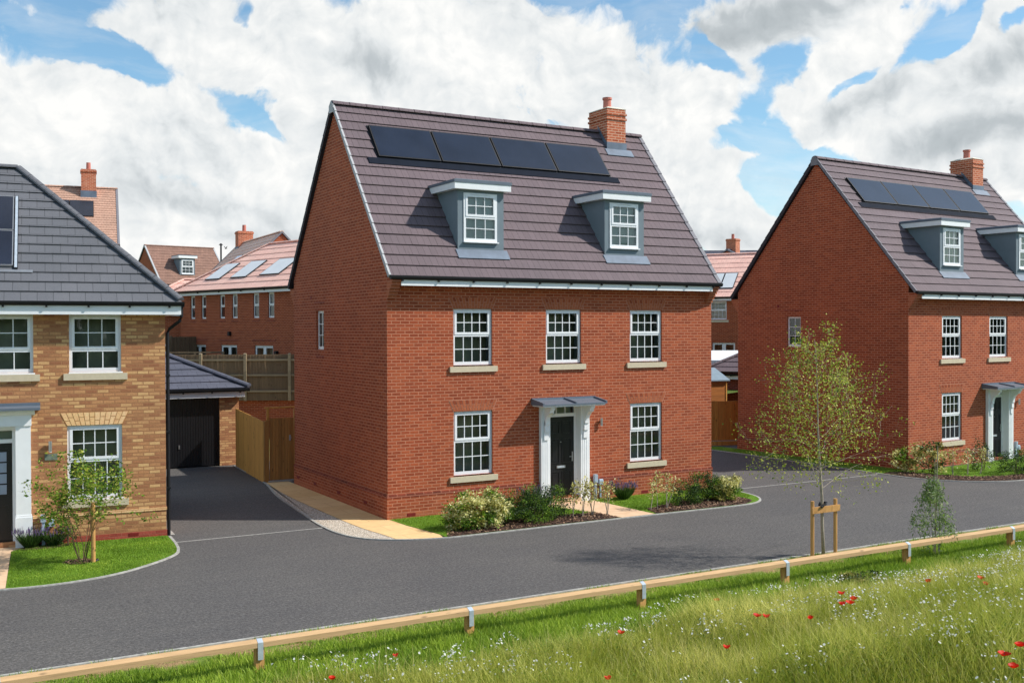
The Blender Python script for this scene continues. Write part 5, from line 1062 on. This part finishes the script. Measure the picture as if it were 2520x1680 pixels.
# white wild flowers in loose drifts
def flower_discs(name, X, Y, Z, r, m, label=None):
    n = len(X); k = 6; a = rng.random(n)*6.28; tilt = rng.normal(size=(n, 2))*.45; V = []
    for i in range(k):
        t = a+i*2*math.pi/k; V.append(np.stack([X+r*np.cos(t), Y+r*np.sin(t), Z+r*(np.cos(t)*tilt[:, 0]+np.sin(t)*tilt[:, 1])], 1))
    V = np.stack(V, 1).reshape(-1, 3); o = np_mesh(name, V, np.arange(6*n).reshape(n, 6), [m], None, np.repeat(rng.random(n), 6)); o['kind'] = 'stuff'; return o
P2 = [(-9, -9.9), (12.5, -9.9), (9, -13.2), (4, -16.8), (-.5, -16.9), (-3, -14.9), (-8, -11.6)]
x, y = scatter(P2, 24); dr = vnoise(x, y, .75, 41)*.6+vnoise(x, y, .22, 42)*.4; k = (dr > .55) & (y < edge(x)-.1); x, y = x[k], y[k]; x = np.repeat(x, 5)+rng.normal(size=5*len(x))*.05; y = np.repeat(y, 5)+rng.normal(size=5*len(y))*.05
flower_discs('white_wildflowers', x, y, gz(x, y)+.36+.16*rng.random(len(x))*np.clip((edge(x)-y), 0, 1), .007+.009*rng.random(len(x)), PETALW)
# poppies
POP = [(1.40, -12.25, .05, 'single poppy in the middle of the meadow below the silver sapling'), (-.25, -12.40, .05, 'left poppy of the bright pair in the centre of the meadow'), (-.27, -12.58, .045, 'right poppy of the bright pair in the centre of the meadow'), (.92, -12.90, .048, 'small poppy right of the bright central pair'),
       (.55, -13.05, .045, 'left poppy of the dark red cluster'), (.62, -13.12, .055, 'right poppy of the dark red cluster'), (2.40, -12.85, .042, 'small dark poppy on the right half of the meadow'), (2.55, -13.55, .045, 'poppy close to the right edge of the view'), (2.10, -13.95, .04, 'half-closed poppy above the largest ones'),
       (.46, -10.80, .045, 'upright poppy in the grass strip near the rail'), (-1.75, -11.55, .045, 'lone poppy in the left half of the meadow'), (-.30, -13.35, .035, 'faint half-hidden poppy low in the meadow'), (-4.45, -10.65, .035, 'tiny poppy near the third strap of the rail'), (-5.40, -11.05, .04, 'poppy at the bottom left of the meadow'), (-2.9, -12.9, .04, 'poppy at the bottom edge, left one'), (-1.55, -13.3, .04, 'poppy at the bottom edge, right one')]
def poppy(x, y, r, label, h=.44, n=4):
    z = float(gz(np.array([x]), np.array([y]))[0]); T = thing('poppy', 'red '+label, 'flower', (x, y, z), rng.random()*6.28, 'red poppies in the meadow')
    s = MB(); s.tube([(0, 0, 0), (.02, .01, h*.6), (0, 0, h)], [.003, .0025, .002], LF_GREEN, 4); s.build('stem', T)
    V, F = [], []
    for i in range(n):
        t0 = i*2*math.pi/n+(.3 if i % 2 else 0); k0 = len(V); m_ = 5; V.append((0, 0, h))
        for ring, (rr, zz) in enumerate(((r*.55, .010), (r, .028+.01*(i % 2)))):
            for j in range(m_): a = t0+(j/(m_-1)-.5)*2.0; V.append((rr*math.cos(a), rr*math.sin(a), h+zz+rng.normal()*.003))
        for j in range(m_-1): F.append((k0, k0+1+j, k0+2+j)); F.append((k0+1+j, k0+1+m_+j, k0+2+m_+j)); F.append((k0+1+j, k0+2+m_+j, k0+2+j))
    np_mesh('petal', np.array(V), np.array(F), [PETALR], None, rng.random(len(V)), T); s = MB(); s.tube([(0, 0, h+.002), (0, 0, h+.016)], [.008, .006], BLACK, 6); s.build('flower_centre', T); return T
for a in POP: poppy(*a[:2], a[2]*1.05, a[3])
poppy(-.62, -16.12, .060, 'large poppy at the bottom right corner, upper bloom', .56); poppy(-.66, -16.24, .048, 'drooping bloom just below the largest poppy', .50); poppy(-.50, -16.20, .055, 'large poppy cut by the right edge of the view', .62)
# bark chips over the mulch, loose pebbles over the gravel
def chips(name, polys, dens, size, m_list, z):
    V, F, MI, k = [], [], [], 0
    for P in polys:
        x, y = scatter(P, dens); n = len(x); a = rng.random(n)*6.28; L = size*(.5+rng.random(n)); W_ = L*(.35+.3*rng.random(n)); t = rng.normal(size=n)*.35; dx_, dy_ = np.cos(a), np.sin(a); zz = z+.006*rng.random(n)+.004
        q = [np.stack([x+sa*dx_*L-sb*dy_*W_, y+sa*dy_*L+sb*dx_*W_, zz+sa*t*L+.003], 1) for sa, sb in ((-.5, -.5), (.5, -.5), (.5, .5), (-.5, .5))]
        V.append(np.stack(q, 1).reshape(-1, 3)); F.append(np.arange(4*n).reshape(n, 4)+k); k += 4*n; MI.append(rng.integers(0, len(m_list), n))
    o = np_mesh(name, np.concatenate(V), np.concatenate(F), m_list, np.concatenate(MI)); o['kind'] = 'stuff'; return o
bark_m = [plain('bark_chip_'+n_, c_, .95, .2, 30) for n_, c_ in (('dark', C(58, 42, 36)), ('mid', C(96, 70, 56)), ('pale', C(148, 118, 94)))]
chips('bark_chips', [[(.30, -2.5), (.5, -2.05), (1.2, -1.62), (2.2, -1.5), (3.4, -1.55), (4.6, -1.7), (4.68, -2.5)], [(5.8, -2.5), (5.9, -1.95), (6.8, -1.6), (8.0, -1.45), (8.9, -1.5), (9.1, -1.9), (8.9, -2.3), (8.4, -2.52)],
     [(-7.02, -1.1), (-6.9, -1.33), (-6.6, -1.33), (-6.46, -1.1), (-6.6, -.9), (-6.9, -.9)], [(15.85, -1.0), (16.3, -2.3), (17.1, -3.0), (18.2, -3.4), (23, -3.25), (23, -2.7), (18.3, -2.72), (17.4, -2.3), (16.9, -1.6), (16.5, -.6)]], 700, .05, bark_m, .03)

# the wood across the meadow behind the viewer, which the windows mirror
n = 26000; x = rng.uniform(-20, 150, n); tr_h = 11+4.5*vnoise(x+100, x*0+10, 7.0, 51)-1.5*rng.random(n); z = tr_h*rng.random(n)**.7; y = -66-6*rng.random(n)+2*np.sin(x*.4)+x*.02
V, F = leaves(np.stack([x, y, z-.4], 1), 1.3, rng, 1.0, .6); wo = np_mesh('far_wood', V, F, [LF_DARK, LF_GREEN], (rng.random(n) < .3).astype(int), np.repeat(rng.random(n), 4)); wo['kind'] = 'stuff'
